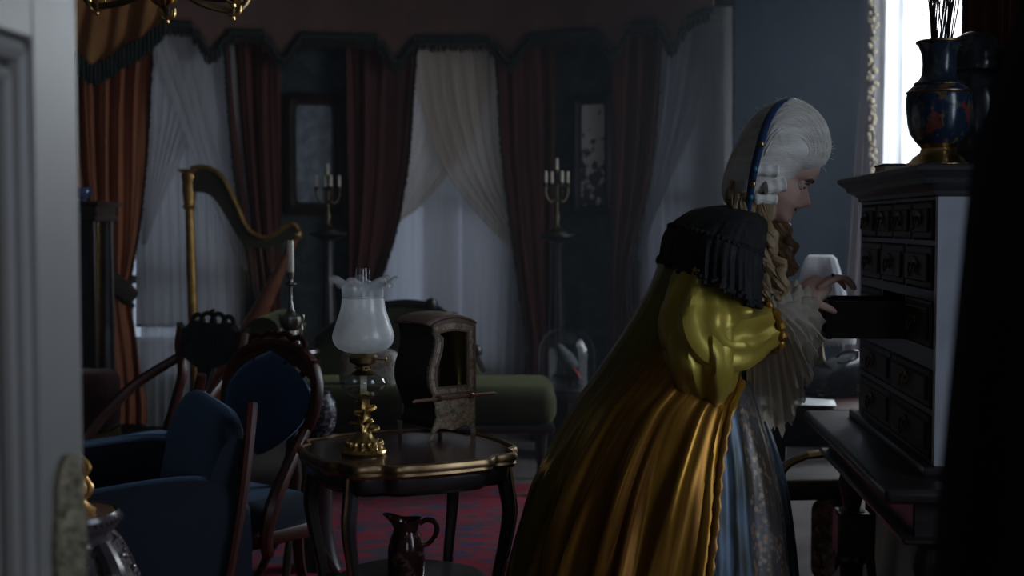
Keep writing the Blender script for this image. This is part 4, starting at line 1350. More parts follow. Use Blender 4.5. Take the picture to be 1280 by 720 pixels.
def carved_chair(name, label, loc, rz, panel, crest_h=0.93, wood='mahogany', crestwood='mahogany', seat_h=0.44, w=0.5):
    t = thing(name, label, 'chair', loc, rz, group='carved blue velvet chairs')
    wd, cw = M[wood], M[crestwood]
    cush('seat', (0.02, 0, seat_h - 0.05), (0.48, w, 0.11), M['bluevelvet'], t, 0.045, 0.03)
    g = MB(); g.box((0.02, 0, seat_h - 0.115), (0.47, w - 0.01, 0.05), bev=0.012, seg=2); g.build('seat_rail', wd, t)
    for s in (-1, 1):
        cab_leg(t, 0.21, s * (w / 2 - 0.04), seat_h - 0.1, 1, s * 0.6, wd)
        g = MB(); g.tube(spline([(-0.19, s * (w / 2 - 0.05), seat_h - 0.08), (-0.2, s * (w / 2 - 0.05), 0.2), (-0.27, s * (w / 2 - 0.05), 0.0)], 6), [0.02, 0.017, 0.016], 8); g.build('leg', wd, t)
    lean = 0.2
    bx = lambda z: -0.2 - lean * (z - seat_h)
    for s in (-1, 1):
        g = MB()
        if panel:
            q = [(bx(seat_h), s * 0.10, seat_h - 0.04), (bx(0.53), s * 0.135, 0.53), (bx(0.66), s * 0.205, 0.66), (bx(0.76), s * 0.215, 0.76), (bx(0.84), s * 0.17, 0.84), (bx(0.88), s * 0.08, 0.88), (bx(0.89), 0, 0.89)]
        else:
            q = [(bx(seat_h) + 0.01, s * (w / 2 - 0.05), seat_h - 0.04), (bx(0.56), s * 0.17, 0.56), (bx(0.68), s * 0.15, 0.68), (bx(0.78), s * 0.19, 0.78), (bx(0.86), s * 0.2, 0.86)]
        g.tube(spline(q, 7), [0.02, 0.017, 0.018, 0.02, 0.022, 0.02], 8, sq=1.2)
        g.build('back_stile', wd, t)
        g = MB()   # open arm sweeping from the back to the front of the seat
        q = [(bx(0.74), s * 0.19, 0.74), (-0.10, s * 0.245, 0.645), (0.02, s * 0.262, 0.55), (0.11, s * 0.262, 0.47), (0.16, s * 0.255, 0.40), (0.17, s * 0.245, seat_h - 0.1)]
        if panel:
            q = [(bx(0.63), s * 0.19, 0.63), (-0.14, s * 0.245, 0.575), (-0.06, s * 0.272, 0.50), (-0.015, s * 0.275, 0.42), (0.0, s * 0.268, 0.34), (-0.02, s * 0.255, 0.28)]
        g.tube(spline(q, 7), [0.017, 0.019, 0.022, 0.024, 0.02, 0.018], 8, sq=1.15)
        g.build('arm', wd, t)
    # crest: carved plate with pierced scrolls and ears
    g = MB()
    zc = crest_h
    pl = [(-0.21, zc - 0.055), (-0.225, zc - 0.02), (-0.19, zc - 0.045), (-0.16, zc - 0.035), (-0.12, zc - 0.005), (-0.06, zc - 0.012), (0.06, zc - 0.012), (0.12, zc - 0.005), (0.16, zc - 0.035), (0.19, zc - 0.045), (0.225, zc - 0.02), (0.21, zc - 0.055)]
    pl += [(0.19, zc - 0.13), (0.12, zc - 0.165), (0.05, zc - 0.19), (0.0, zc - 0.20), (-0.05, zc - 0.19), (-0.12, zc - 0.165), (-0.19, zc - 0.13)]
    if panel:
        pl = [(-0.19, zc - 0.11), (-0.20, zc - 0.05), (-0.15, zc - 0.055), (-0.10, zc - 0.015), (-0.05, zc - 0.02), (0.0, zc), (0.05, zc - 0.02), (0.10, zc - 0.015), (0.15, zc - 0.055), (0.20, zc - 0.05), (0.19, zc - 0.11), (0.12, zc - 0.075), (0.0, zc - 0.055), (-0.12, zc - 0.075)]
    g.prism(pl, lambda y, z, q: (bx(z) + 0.014 - q, y, z), 0.028)
    cr = g.build('crest', cw, t, smooth=False)
    for s in (-1, 1):
        g = MB()
        for y0, r in ((0.10, 0.035), (0.035, 0.045)):
            q = [(bx(zc) , s * (y0 + r * math.cos(a)), zc - 0.012 + r * 0.85 * math.sin(a)) for a in [PI * k / 12 for k in range(13)]]
            g.tube(q, 0.010, 7)
        for k in range(4):
            g.ball((bx(zc - 0.09) + 0.016, s * (0.035 + k * 0.04), zc - 0.09 + 0.02 * math.sin(k * 2)), 0.014, 7, (0.6, 1, 1))
        o = g.build('carved_scroll', cw, cr); o['kind'] = 'stuff'
    g = MB(); g.ball((bx(zc), 0, zc + 0.03), 0.016, 8); g.build('finial', cw, cr)
    if panel:
        def pf(u, v):
            a = 2 * PI * u
            z = 0.70 + 0.165 * math.sin(a) * v
            half = stab([(0.53, 0.06), (0.58, 0.14), (0.66, 0.19), (0.76, 0.20), (0.83, 0.15), (0.865, 0.05)], z)
            return Vector((bx(z) + 0.012 + 0.03 * (1 - v * v), half * math.cos(a) * v if v else 0, z))
        g = MB(); g.grid(40, 8, pf, cu=True)
        solid(g.build('back_panel', M['bluevelvet_lit'], t), 0.02)
    else:
        g = MB(); g.prism([(-0.035, seat_h - 0.02), (-0.05, 0.55), (-0.025, 0.62), (-0.045, 0.70), (-0.06, 0.76), (0.06, 0.76), (0.045, 0.70), (0.025, 0.62), (0.05, 0.55), (0.035, seat_h - 0.02)], lambda y, z, q: (bx(z) + 0.01 - q, y, z), 0.02)
        g.build('splat', cw, t, smooth=False)
    return t


bq = P(332, 617, 3.95)
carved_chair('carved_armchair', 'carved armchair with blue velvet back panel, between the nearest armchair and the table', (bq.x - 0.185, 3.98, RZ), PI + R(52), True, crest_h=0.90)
cq = P(232, 600, 4.9)
carved_chair('carved_armchair', 'dark carved armchair with open pierced back in front of the harp', (cq.x - 0.13, 4.92, RZ), PI + R(50), False, crest_h=0.90, crestwood='darkwood')

# ================================================================== harp
t = thing('harp', 'gilt concert harp standing before the left window sheers', 'harp', (P(250, 520, 7.75).x, 7.75, 0))
HY = 7.75
HP = lambda x, y, dy=0.0: P(x, y, HY + dy)
g = MB(); g.tube([HP(237, 262), HP(239, 330), HP(242, 420), HP(245, 500), HP(246, 520)], [0.026, 0.03, 0.031, 0.033, 0.04], 14)
col = g.build('column', M['gold'], t, world=True)
g = MB()
cs = [(212, 14), (213, 14.5), (217, 9), (221, 10), (228, 8.5), (236, 8.8), (246, 8), (255, 6.5), (258, 8), (262, 6)]
g.tube([HP(236.5, y) for y, r in cs], [r * 7.75 / FPX for y, r in cs], 18)
g.build('capital', M['gold'], t, world=True)
topc = [(240, 212), (255, 210), (268, 214), (280, 224), (290, 242), (299, 262), (308, 282), (318, 293), (332, 298), (346, 292), (358, 284), (368, 281), (374, 288)]
botc = [(243, 240), (256, 241), (266, 246), (276, 258), (286, 274), (296, 292), (306, 304), (318, 309), (334, 310), (350, 305), (362, 298), (370, 296), (374, 292)]
g = MB()
tp = spline([HP(x, y) for x, y in topc], 6); bt = spline([HP(x, y) for x, y in botc], 6)
n_ = len(tp)
D = Vector((0, 0.032, 0))
g.add([p - D for p in tp] + [p - D for p in bt] + [p + D for p in bt] + [p + D for p in tp],
      [(r * n_ + i, r * n_ + i + 1, ((r + 1) % 4) * n_ + i + 1, ((r + 1) % 4) * n_ + i) for r in range(4) for i in range(n_ - 1)] + [(0, n_, 2 * n_, 3 * n_), (n_ - 1, 2 * n_ - 1, 3 * n_ - 1, 4 * n_ - 1)])
nk = g.build('neck', pm('dark_green_gilt_neck', (0.07, 0.055, 0.03), (0.04, 0.035, 0.02), rough=0.4), t, world=True, smooth=False)
g = MB(); g.tube([p + Vector((0, -0.034, 0.004)) for p in tp], 0.016, 8); g.build('gilt_moulding', M['gold'], nk, world=True)
# scroll where neck meets soundbox
g = MB(); g.ball(HP(371, 293), 0.035, 12); g.build('shoulder_knob', M['gold'], t, world=True)
M['soundbox'] = pm('reddish_maple_soundboard', (0.30, 0.11, 0.045), (0.22, 0.07, 0.03), scale=4, stretch=(1, 1, 4), rough=0.35, coat=0.2)
sb = [(372, 292, 4), (350, 338, 7), (328, 384, 11), (306, 430, 16), (284, 476, 20), (262, 522, 24)]
g = MB()
pa = spline([HP(x, y, 0.0) for x, y, w_ in sb], 5)
ww = [tab([(k / 5, q[2] * HY / FPX) for k, q in enumerate(sb)], i / (len(pa) - 1)) for i in range(len(pa))]
g.tube(pa, ww, 12, up=(0, 1, 0), sq=0.8)
g.build('soundbox', M['soundbox'], t, world=True)
g = MB(); g.box((P(252, 525, HY).x, HY, 0.055), (0.30, 0.26, 0.11), bev=0.03, seg=3); g.build('pedestal_base', M['gold'], t, world=True)
for k in range(22):
    u = (k + 1) / 23
    a = bt[int(u * (n_ - 6)) + 2]; b = pa[int((1 - u) * (len(pa) - 4)) + 1]
    if b.z < a.z:
        g = MB(); g.tube([a, Vector((a.x, a.y, b.z)) if False else b.lerp(Vector((a.x, a.y, b.z)), 0.55)], 0.0007, 4); g.build('string', M['oldbrass'], t, world=True)

# ================================================================== glass sided cabinet at the far left
t = thing('glass_cabinet', 'narrow dark glass sided display cabinet beside the orange drape', 'cabinet', (P(98, 500, 6.9).x, 6.9, 0))
x1 = P(121, 300, 6.8).x; x0 = x1 - 0.42
ztop = P(110, 252, 6.9).z
for x in (x0 + 0.015, x1 - 0.015):
    for y in (6.78, 7.08):
        g = MB(); g.box((x, y, (ztop - 0.08) / 2), (0.03, 0.03, ztop - 0.08), bev=0.004, seg=1); g.build('post', M['brownwood'], t, world=True, smooth=False)
g = MB(); g.box(((x0 + x1) / 2, 6.93, ztop - 0.09), (0.46, 0.37, 0.03), bev=0.008); g.box(((x0 + x1) / 2, 6.93, ztop - 0.05), (0.44, 0.35, 0.06)); g.box(((x0 + x1) / 2, 6.93, ztop - 0.012), (0.5, 0.4, 0.024), bev=0.008); g.build('top', M['brownwood'], t, world=True, smooth=False)
for z in (0.12, 0.5, P(110, 372, 6.9).z, P(110, 320, 6.9).z):
    g = MB(); g.box(((x0 + x1) / 2, 6.93, z), (0.37, 0.29, 0.012)); g.build('shelf', M['glass'] if z > 0.6 else M['brownwood'], t, world=True, smooth=False)
g = MB(); g.box((x1 - 0.012, 6.93, ztop / 2 - 0.04), (0.004, 0.27, ztop - 0.14)); g.build('side_pane', M['pane'], t, world=True, smooth=False)
g = MB(); g.box(((x0 + x1) / 2, 6.775, ztop / 2 - 0.04), (0.36, 0.004, ztop - 0.14)); g.build('front_pane', M['pane'], t, world=True, smooth=False)
g = MB(); g.box(((x0 + x1) / 2, 7.1, ztop / 2 - 0.04), (0.40, 0.012, ztop - 0.1)); g.build('back_panel', M['darkwood'], t, world=True, smooth=False)
bw = P(103, 246, 6.86)
t = thing('blue_glass_bowl', 'small cobalt glass bowl on top of the glass sided cabinet', 'bowl', (bw.x - 0.02, 6.92, ztop + 0.001))
M['cobalt'] = pm('cobalt_glass', (0.02, 0.04, 0.16), (0.1, 0.14, 0.25), scale=30, rough=0.06, coat=0.6)
g = MB(); g.lathe([(0, 0), (0.025, 0), (0.02, 0.01), (0.045, 0.03), (0.052, 0.055), (0.045, 0.07), (0.04, 0.07), (0.046, 0.055), (0.0, 0.02)], n=20); g.build('bowl_body', M['cobalt'], t)
g = MB()
for k in range(10):
    a = 2 * PI * k / 10
    g.ball((0.042 * math.cos(a), 0.042 * math.sin(a), 0.072), 0.011, 6)
g.build('crimped_lip', M['cobalt'], t)

# fringed dark red stool below it
fs = P(116, 520, 6.45)
t = thing('fringed_stool', 'dark red upholstered stool with fringe at the foot of the orange drape', 'stool', (fs.x - 0.02, 6.45, 0))
M['redvelvet'] = pm('dark_red_velvet', (0.10, 0.022, 0.022), (0.06, 0.014, 0.014), rough=0.85, sheen=0.3)
cush('cushion', (0, 0, 0.40), (0.26, 0.30, 0.30), M['redvelvet'], t, 0.05, 0.02)
g = MB(); g.grid(80, 3, lambda u, v: Vector((0.13 * math.copysign(abs(math.cos(2 * PI * u)) ** 0.4, math.cos(2 * PI * u)), 0.15 * math.copysign(abs(math.sin(2 * PI * u)) ** 0.4, math.sin(2 * PI * u)), 0.26 - 0.09 * v)) * (1 if True else 1) + Vector((0.004 * math.sin(u * 500), 0.004 * math.cos(u * 500), 0)), cu=True)
solid(g.build('fringe', pm('old_gold_fringe', (0.22, 0.15, 0.07), rough=0.9), t), 0.004)
for x in (-0.09, 0.09):
    for y in (-0.11, 0.11):
        g = MB(); g.tube([(x, y, 0.26), (x, y, 0.12), (x * 1.1, y * 1.1, 0.0)], [0.018, 0.014, 0.012], 8); g.build('leg', M['darkwood'], t)

# ================================================================== framed glass panels on the bay wall
def wall_frame(name, label, px0, px1, py0, py1, bw_, fmat, pmat, mould='darkwood', cat='picture'):
    c = BP((px0 + px1) / 2, (py0 + py1) / 2, 0.03)
    a = BP(px0, py1, 0.03); b = BP(px1, py0, 0.03)
    w, h = (b - a).x, b.z - a.z
    rz = math.atan2(bayY(c.x + 0.05) - bayY(c.x - 0.05), 0.1)
    t = thing(name, label, cat, (c.x, c.y, c.z), rz)
    g = MB()
    n = 40

    def rr(w_, h_, r, k):
        # rounded rectangle point
        a = 2 * PI * k / n
        x = math.copysign(min(1, abs(math.cos(a)) * 1.35), math.cos(a)); z = math.copysign(min(1, abs(math.sin(a)) * 1.35), math.sin(a))
        L = math.hypot(x, z) if abs(x) == 1 and abs(z) == 1 else 1
        return x * (w_ / 2 - (r * 0.3 if L > 1 else 0)), z * (h_ / 2 - (r * 0.3 if L > 1 else 0))
    for (w0, h0, y0), (w1, h1, y1) in (((w, h, 0.02), (w, h, -0.02)), ((w, h, -0.02), (w - bw_, h - bw_, -0.04)), ((w - bw_, h - bw_, -0.04), (w - 2 * bw_, h - 2 * bw_, -0.015))):
        r0 = [rr(w0, h0, 0.06 if w0 < w else 0.0, k) for k in range(n)]; r1 = [rr(w1, h1, 0.06 if w1 < w else 0.0, k) for k in range(n)]
        g.add([(x, y0, z) for x, z in r0] + [(x, y1, z) for x, z in r1], [(k, (k + 1) % n, n + (k + 1) % n, n + k) for k in range(n)])
    g.build('frame', fmat, t, smooth=False)
    g = MB(); g.prism([rr(w - 1.9 * bw_, h - 1.9 * bw_, 0.06, k) for k in range(n)], lambda x, z, q: (x, -0.012 + q, z), 0.006); g.build('mirror_glass', pmat, t, smooth=False)
    g = MB(); g.tube([(rr(w - 2 * bw_, h - 2 * bw_, 0.06, k)[0], -0.02, rr(w - 2 * bw_, h - 2 * bw_, 0.06, k)[1]) for k in list(range(n)) + [0]], 0.008, 6); g.build('inner_bead', M[mould], t)
    return t


M['oldmirror'] = pm('cloudy_etched_mirror', (0.30, 0.34, 0.38), (0.16, 0.19, 0.22), scale=14, rough=0.35, metal=0.35)
m_, nt_, N_, L_ = _nodes('mirror_pale_reflection_dark_branches')  # pale reflection of a bright window painted in, over dark tree markings
b_ = N_['Principled BSDF']; b_.inputs['Roughness'].default_value = 0.3
tc_ = N_.new('ShaderNodeTexCoord'); n1 = N_.new('ShaderNodeTexNoise'); n1.inputs['Scale'].default_value = 16; n1.inputs['Detail'].default_value = 6
sx_ = N_.new('ShaderNodeSeparateXYZ'); L_.new(tc_.outputs['Object'], sx_.inputs[0]); L_.new(tc_.outputs['Object'], n1.inputs['Vector'])
ma = N_.new('ShaderNodeMath'); ma.operation = 'MULTIPLY_ADD'; ma.inputs[1].default_value = 0.35; L_.new(sx_.outputs['Z'], ma.inputs[0]); L_.new(n1.outputs['Fac'], ma.inputs[2])
rp_ = N_.new('ShaderNodeValToRGB'); rp_.color_ramp.elements[0].position = 0.42; rp_.color_ramp.elements[0].color = (0.09, 0.09, 0.085, 1); rp_.color_ramp.elements[1].position = 0.50; rp_.color_ramp.elements[1].color = (0.85, 0.83, 0.80, 1)
L_.new(ma.outputs[0], rp_.inputs[0]); L_.new(rp_.outputs[0], b_.inputs['Base Color'])
M['mirror_reflection'] = m_
wall_frame('framed_mirror', 'brown framed cloudy mirror between the red drapes, left of the middle window', 354, 431, 117, 268, 0.075, M['brownwood'], M['oldmirror'], cat='mirror')
wall_frame('framed_mirror', 'narrow mirror with painted pale reflection and dark tree markings, right of the middle window', 711, 775, 116, 272, 0.062, M['darkwood'], M['mirror_reflection'], cat='mirror')

# ================================================================== torcheres with candelabra
def torchere(label, clabel, px, ytop, Y, cy):
    p = P(px, ytop, Y)
    t = thing('pedestal', label, 'pedestal', (p.x, Y, 0), group='dark pedestals in the bay')
    z = p.z
    g = MB(); g.lathe([(0, z), (0.11, z), (0.115, z - 0.015), (0.09, z - 0.03), (0.05, z - 0.05), (0, z - 0.05)], n=28); g.build('top', M['darkwood'], t)
    g = MB(); g.lathe([(0, z - 0.05), (0.04, z - 0.05), (0.032, z - 0.09), (0.034, z - 0.3), (0.045, z - 0.5), (0.05, 0.3), (0.035, 0.24), (0.06, 0.2), (0.04, 0.16), (0, 0.16)], n=24, rf=lambda a, q: 1 + 0.06 * math.cos(10 * a)); g.build('column', M['darkwood'], t)
    g = MB(); g.lathe([(0, 0.16), (0.1, 0.16), (0.14, 0.1), (0.15, 0.06), (0.17, 0.05), (0.17, 0.0), (0, 0.0)], n=28); g.build('base', M['darkwood'], t)
    c = thing('candelabrum', clabel, 'candelabrum', (p.x, Y, z + 0.001), group='brass candelabra on pedestals')
    hs = P(px, cy, Y).z - z
    g = MB(); g.lathe([(0, 0), (0.06, 0), (0.062, 0.01), (0.03, 0.03), (0.014, 0.06), (0.02, 0.1), (0.01, 0.14), (0.01, hs * 0.7), (0.018, hs * 0.75), (0.008, hs * 0.8), (0.0, hs * 0.8)], n=18); g.build('stem', M['handle'], c)
    for k in range(5):
        a = 2 * PI * k / 4 + 0.4
        rr_ = 0.0 if k == 4 else 0.072
        zz = hs * (0.86 if k < 4 else 1.06) - 0.05
        if k < 4:
            g = MB(); g.tube(spline([(0, 0, hs * 0.55), (rr_ * 0.6 * math.cos(a), rr_ * 0.6 * math.sin(a), hs * 0.5), (rr_ * math.cos(a), rr_ * math.sin(a), hs * 0.62), (rr_ * math.cos(a), rr_ * math.sin(a), zz)], 6), 0.006, 6)
            ar = g.build('branch', M['handle'], c)
        g = MB(); g.lathe([(0, zz), (0.022, zz + 0.004), (0.01, zz + 0.01), (0.012, zz + 0.025), (0.0, zz + 0.025)], (rr_ * math.cos(a), rr_ * math.sin(a), 0), 12); g.build('drip_pan', M['handle'], c)
        g = MB(); g.lathe([(0, zz + 0.025), (0.0105, zz + 0.025), (0.010, zz + 0.09), (0.006, zz + 0.094), (0, zz + 0.093)], (rr_ * math.cos(a), rr_ * math.sin(a), 0), 10); g.build('candle', M['wax'], c)
    return t


torchere('dark turned pedestal under the cloudy mirror, carrying candles', 'brass candelabrum with pale candles in front of the cloudy mirror', 410, 290, 7.85, 218)
torchere('dark turned pedestal beside the narrow pale mirror, carrying candles', 'brass candelabrum with pale candles left of the narrow pale mirror', 696, 292, 7.7, 212)

# ================================================================== olive chaise longue
t = thing('chaise_longue', 'olive green velvet chaise longue with dark carved frame below the middle window', 'sofa', (-0.42, 6.3, 0))
g = MB(); g.box((-0.42, 6.25, 0.44), (1.26, 0.58, 0.19), bev=0.07, seg=4); g.build('seat', M['olive'], t, world=True)
g = MB()


def chb(u, v):
    px = lerp(392, 604, u)
    top = stab([(392, 430), (420, 408), (450, 392), (480, 385), (515, 383), (548, 392), (575, 420), (604, 470)], px)
    p = P(px, top, 6.52)
    a = 2 * PI * v
    zz = 0.5 - 0.5 * math.cos(a)
    th = 0.06 * math.copysign(abs(math.sin(a)) ** 0.7, math.sin(a))
    z = 0.44 + (p.z - 0.44) * zz
    return Vector((p.x, 6.54 + th + 0.1 * (z - 0.44), z))


g.grid(44, 24, chb, cv=True)
g.add([chb(0, k / 24) for k in range(24)], [tuple(range(24))]); g.add([chb(1, k / 24) for k in range(24)], [tuple(range(23, -1, -1))])
g.build('backrest', M['olive'], t, world=True)
g = MB()
q = [P(lerp(392, 604, k / 30), stab([(392, 430), (420, 408), (450, 392), (480, 385), (515, 383), (548, 392), (575, 420), (604, 470)], lerp(392, 604, k / 30)) - 2, 6.5) + Vector((0, 0.08, 0)) for k in range(31)]
g.tube(q, 0.022, 8)
for k in (20, 24, 28):
    g.ball(q[k] + Vector((0.02, -0.02, 0.01)), 0.035, 8)
g.build('carved_crest', M['darkwood'], t, world=True)
g = MB()   # scrolled head end
q = spline([P(452, 452, 6.0), P(425, 452, 6.02), P(402, 440, 6.05), P(392, 424, 6.1), P(400, 411, 6.15)], 6)


def arm(u, v):
    s = stab([(0, 0.0), (1, 1.0)], u)
    ang = 2 * PI * v
    z = lerp(0.46, 0.80, u) ; x = -1.02 - 0.13 * math.sin(u * 2.2)
    return Vector((x + 0.075 * (1 + 0.35 * u) * math.cos(ang), 6.26 + 0.27 * math.copysign(abs(math.sin(ang)) ** 0.5, math.sin(ang)), z))


g = MB(); g.grid(10, 32, arm, cv=True); g.add([arm(1, k / 32) for k in range(32)], [tuple(range(32))])
g.build('scroll_arm', M['olive'], t, world=True)
g = MB(); g.tube([(-1.17, 5.98, 0.78), (-1.17, 6.54, 0.78)], 0.085, 16); g.build('bolster_roll', M['olive'], t, world=True)
g = MB(); g.box((-0.42, 6.25, 0.335), (1.24, 0.56, 0.05), bev=0.015, seg=2); g.build('seat_rail', M['darkwood'], t, world=True)
for x in (-0.98, 0.14):
    for y in (6.02, 6.48):
        g = MB(); g.tube(spline([(x, y, 0.32), (x, y, 0.2), (x * 1.0, y, 0.1), (x + math.copysign(0.04, x + 0.42), y, 0.0)], 4), [0.03, 0.022, 0.018, 0.02], 8); g.build('leg', M['darkwood'], t, world=True)
M['cushion'] = pattern_mat('pale_floral_cushion', (0.42, 0.38, 0.34), [(0.30, 0.17, 0.15), (0.5, 0.46, 0.42), (0.22, 0.22, 0.17)], scale=18, rough=0.8, thresh=0.55)
cp_ = P(462, 462, 6.1)
t = thing('floral_cushion', 'pale floral cushion on the chaise longue behind the oil lamp', 'cushion', (cp_.x, 6.12, cp_.z))
g = MB()
g.grid(20, 16, lambda u, v: Vector((0.145 * math.copysign(abs(math.sin(PI * v)) ** 0.35 * abs(math.cos(2 * PI * u)) ** 0.5, math.cos(2 * PI * u)), 0.05 * -math.cos(PI * v) + 0.06 * 0.145 * 0, 0.10 * math.copysign(abs(math.sin(PI * v)) ** 0.35 * abs(math.sin(2 * PI * u)) ** 0.5, math.sin(2 * PI * u)))), cu=True)
g.xf(Matrix.Rotation(R(-14), 4, 'X')); co = g.build('pillow', M['cushion'], t)
g = MB(); g.tube([(0.142 * math.copysign(abs(math.cos(a)) ** 0.5, math.cos(a)), 0.0, 0.098 * math.copysign(abs(math.sin(a)) ** 0.5, math.sin(a))) for a in [2 * PI * k / 40 for k in range(41)]], 0.006, 6); g.xf(Matrix.Rotation(R(-14), 4, 'X')); g.build('piping', M['oldbrass'], t)

# ================================================================== silver candlestick behind the chair
ck = P(364, 436, 4.45)
s_ = 4.45 / FPX
t = thing('pillar_table', 'small dark pillar table carrying the silver candlestick', 'table', (ck.x, 4.45, RZ))
z = ck.z - RZ
g = MB(); g.lathe([(0, z), (0.095, z), (0.10, z - 0.012), (0.09, z - 0.024), (0, z - 0.024)], n=32); g.build('top', M['brownwood'], t)
g = MB(); g.lathe([(0, z - 0.024), (0.03, z - 0.024), (0.018, z - 0.06), (0.022, 0.5), (0.035, 0.4), (0.02, 0.3), (0.03, 0.2), (0.02, 0.14), (0, 0.14)], n=20); g.build('pillar', M['brownwood'], t)
for k in range(3):
    a = 2 * PI * k / 3 + 0.5
    g = MB(); g.tube(spline([(0, 0, 0.2), (0.08 * math.cos(a), 0.08 * math.sin(a), 0.16), (0.17 * math.cos(a), 0.17 * math.sin(a), 0.02), (0.2 * math.cos(a), 0.2 * math.sin(a), 0.014)], 5), [0.016, 0.016, 0.014, 0.012], 7); g.build('leg', M['brownwood'], t)
t = thing('silver_candlestick', 'ornate tarnished silver candlestick with scroll handles between harp and oil lamp', 'candlestick', (ck.x, 4.45, ck.z + 0.001))
cyy = lambda y: (436 - y) * s_
g = MB(); g.lathe([(0, 0), (12 * s_, 0), (13 * s_, cyy(434)), (8 * s_, cyy(431)), (4 * s_, cyy(427)), (0, cyy(427))], n=24); g.build('foot', M['silver'], t)
g = MB(); g.lathe([(r * s_, cyy(y)) for r, y in [(0, 428), (4, 428), (5, 424), (9, 419), (8, 413), (11, 409), (13.5, 402), (13, 396), (9, 393), (6, 391), (4, 386), (2.2, 376), (1.8, 364), (2.5, 358), (0, 358)]], n=28, rf=lambda a, q: 1 + 0.05 * math.cos(8 * a) * (q < 0.6)); g.build('stem', M['silver'], t)
g = MB(); g.lathe([(r * s_, cyy(y)) for r, y in [(0, 358), (3, 357), (7.5, 355), (7.5, 354), (3, 352), (2.6, 349), (4.2, 344), (4.6, 340), (0, 340)]], n=24); g.build('socket', M['silver'], t)
for s in (-1, 1):
    g = MB(); g.tube(spline([(s * x * s_, 0, cyy(y)) for x, y in [(11, 397), (15, 394), (15, 400), (13, 405), (13.5, 413), (11, 420), (9, 426), (10, 430)]], 5), [0.003, 0.0045, 0.004, 0.004, 0.003], 6); g.build('scroll_handle', M['silver'], t)
t2 = thing('taper_candle', 'cream candle standing unlit in the silver candlestick', 'candle', (ck.x, 4.45, ck.z + 0.001 + cyy(340)))
g = MB(); g.lathe([(0, 0), (4.6 * s_, 0), (4.3 * s_, 38 * s_), (3.6 * s_, 39.5 * s_), (0, 39.2 * s_)], n=20); g.build('wax_stick', M['wax'], t2)
g = MB(); g.tube([(0, 0, 39 * s_), (0.001, 0, 41.5 * s_)], 0.001, 5); g.build('wick', M['twig'], t2)
# inlaid jar on the floor stool next to it
ij = P(398, 545, 4.75)
M['inlay'] = pattern_mat('mother_of_pearl_inlay', (0.04, 0.035, 0.045), [(0.42, 0.42, 0.45), (0.03, 0.025, 0.03), (0.25, 0.25, 0.3)], scale=40, rough=0.25, thresh=0.56)
t = thing('inlaid_pot', 'dark pot with pearly inlay standing between the carved armchair and the table', 'pot', (ij.x, 4.75, RZ))
zb = ij.z - RZ
g = MB(); g.lathe([(0, 0.0), (0.09, 0.0), (0.07, 0.05), (0.05, 0.15), (0.05, zb - 0.08), (0.075, zb - 0.02), (0.08, zb), (0, zb)], n=28); g.build('stand', M['rose_plain'], t)
g = MB(); g.lathe([(0, zb), (0.04, zb), (0.06, zb + 0.03), (0.07, zb + 0.08), (0.065, zb + 0.13), (0.045, zb + 0.16), (0.05, zb + 0.175), (0.046, zb + 0.176), (0.03, zb + 0.15), (0, zb + 0.1)], n=28); g.build('body', M['inlay'], t)

# ================================================================== glass dome with a stuffed bird
dp = P(709, 487, 7.1)
s_ = 7.1 / FPX
t = thing('dome_stand', 'low dark stand under the glass dome, right of the chaise longue', 'stand', (dp.x, 7.1, 0))
g = MB(); g.lathe([(0, dp.z - 0.04), (0.2, dp.z - 0.04), (0.205, dp.z - 0.03), (0.2, dp.z - 0.001), (0, dp.z - 0.001)], n=36); g.build('top', M['darkwood'], t)
g = MB(); g.lathe([(0, dp.z - 0.04), (0.15, dp.z - 0.04), (0.13, 0.2), (0.16, 0.03), (0.16, 0.0), (0, 0.0)], n=8); g.build('pedestal', M['darkwood'], t)
t = thing('glass_dome', 'glass dome over a grey and red bird on a dark base', 'dome', (dp.x, 7.1, dp.z))
g = MB(); g.lathe([(0, 0), (0.175, 0), (0.18, 0.01), (0.172, 0.02), (0, 0.02)], n=36); g.build('base', M['darkwood'], t)
g = MB(); rd = 36 * s_
pr = [(rd, 0.02), (rd, 0.12), (rd, 0.2)] + [(rd * math.cos(a), 0.2 + rd * 1.0 * math.sin(a)) for a in [PI / 2 * k / 12 for k in range(1, 13)]]
n_ = 40
g.add([(r * math.cos(2 * PI * k / n_), r * math.sin(2 * PI * k / n_), z) for r, z in pr for k in range(n_)], [(i * n_ + k, i * n_ + (k + 1) % n_, (i + 1) * n_ + (k + 1) % n_, (i + 1) * n_ + k) for i in range(len(pr) - 1) for k in range(n_)])
g.build('glass_cover', M['glass'], t)
t = thing('stuffed_bird', 'small grey bird with red tail perched under the glass dome', 'bird', (dp.x, 7.1, dp.z + 0.021))
M['bird'] = pm('grey_feathers', (0.17, 0.18, 0.20), (0.10, 0.11, 0.12), scale=40, rough=0.8)
M['birdred'] = pm('red_feathers', (0.42, 0.03, 0.02), (0.3, 0.02, 0.02), rough=0.8)
g = MB()
g.tube(spline([(-0.055, 0, 0.235), (-0.05, 0, 0.225), (-0.03, 0, 0.195), (0.0, 0, 0.155), (0.03, 0, 0.12), (0.05, 0, 0.1)], 6), [0.004, 0.02, 0.028, 0.04, 0.034, 0.015], 14); g.build('body', M['bird'], t)
g = MB(); g.tube([(-0.055, 0, 0.236), (-0.085, 0, 0.228)], [0.008, 0.001], 8); g.build('beak', M['oldbrass'], t)
g = MB(); g.tube([(0.02, -0.005, 0.12), (0.05, -0.01, 0.08), (0.075, -0.01, 0.04)], [0.02, 0.018, 0.01], 8, sq=0.5); g.build('tail', M['birdred'], t)
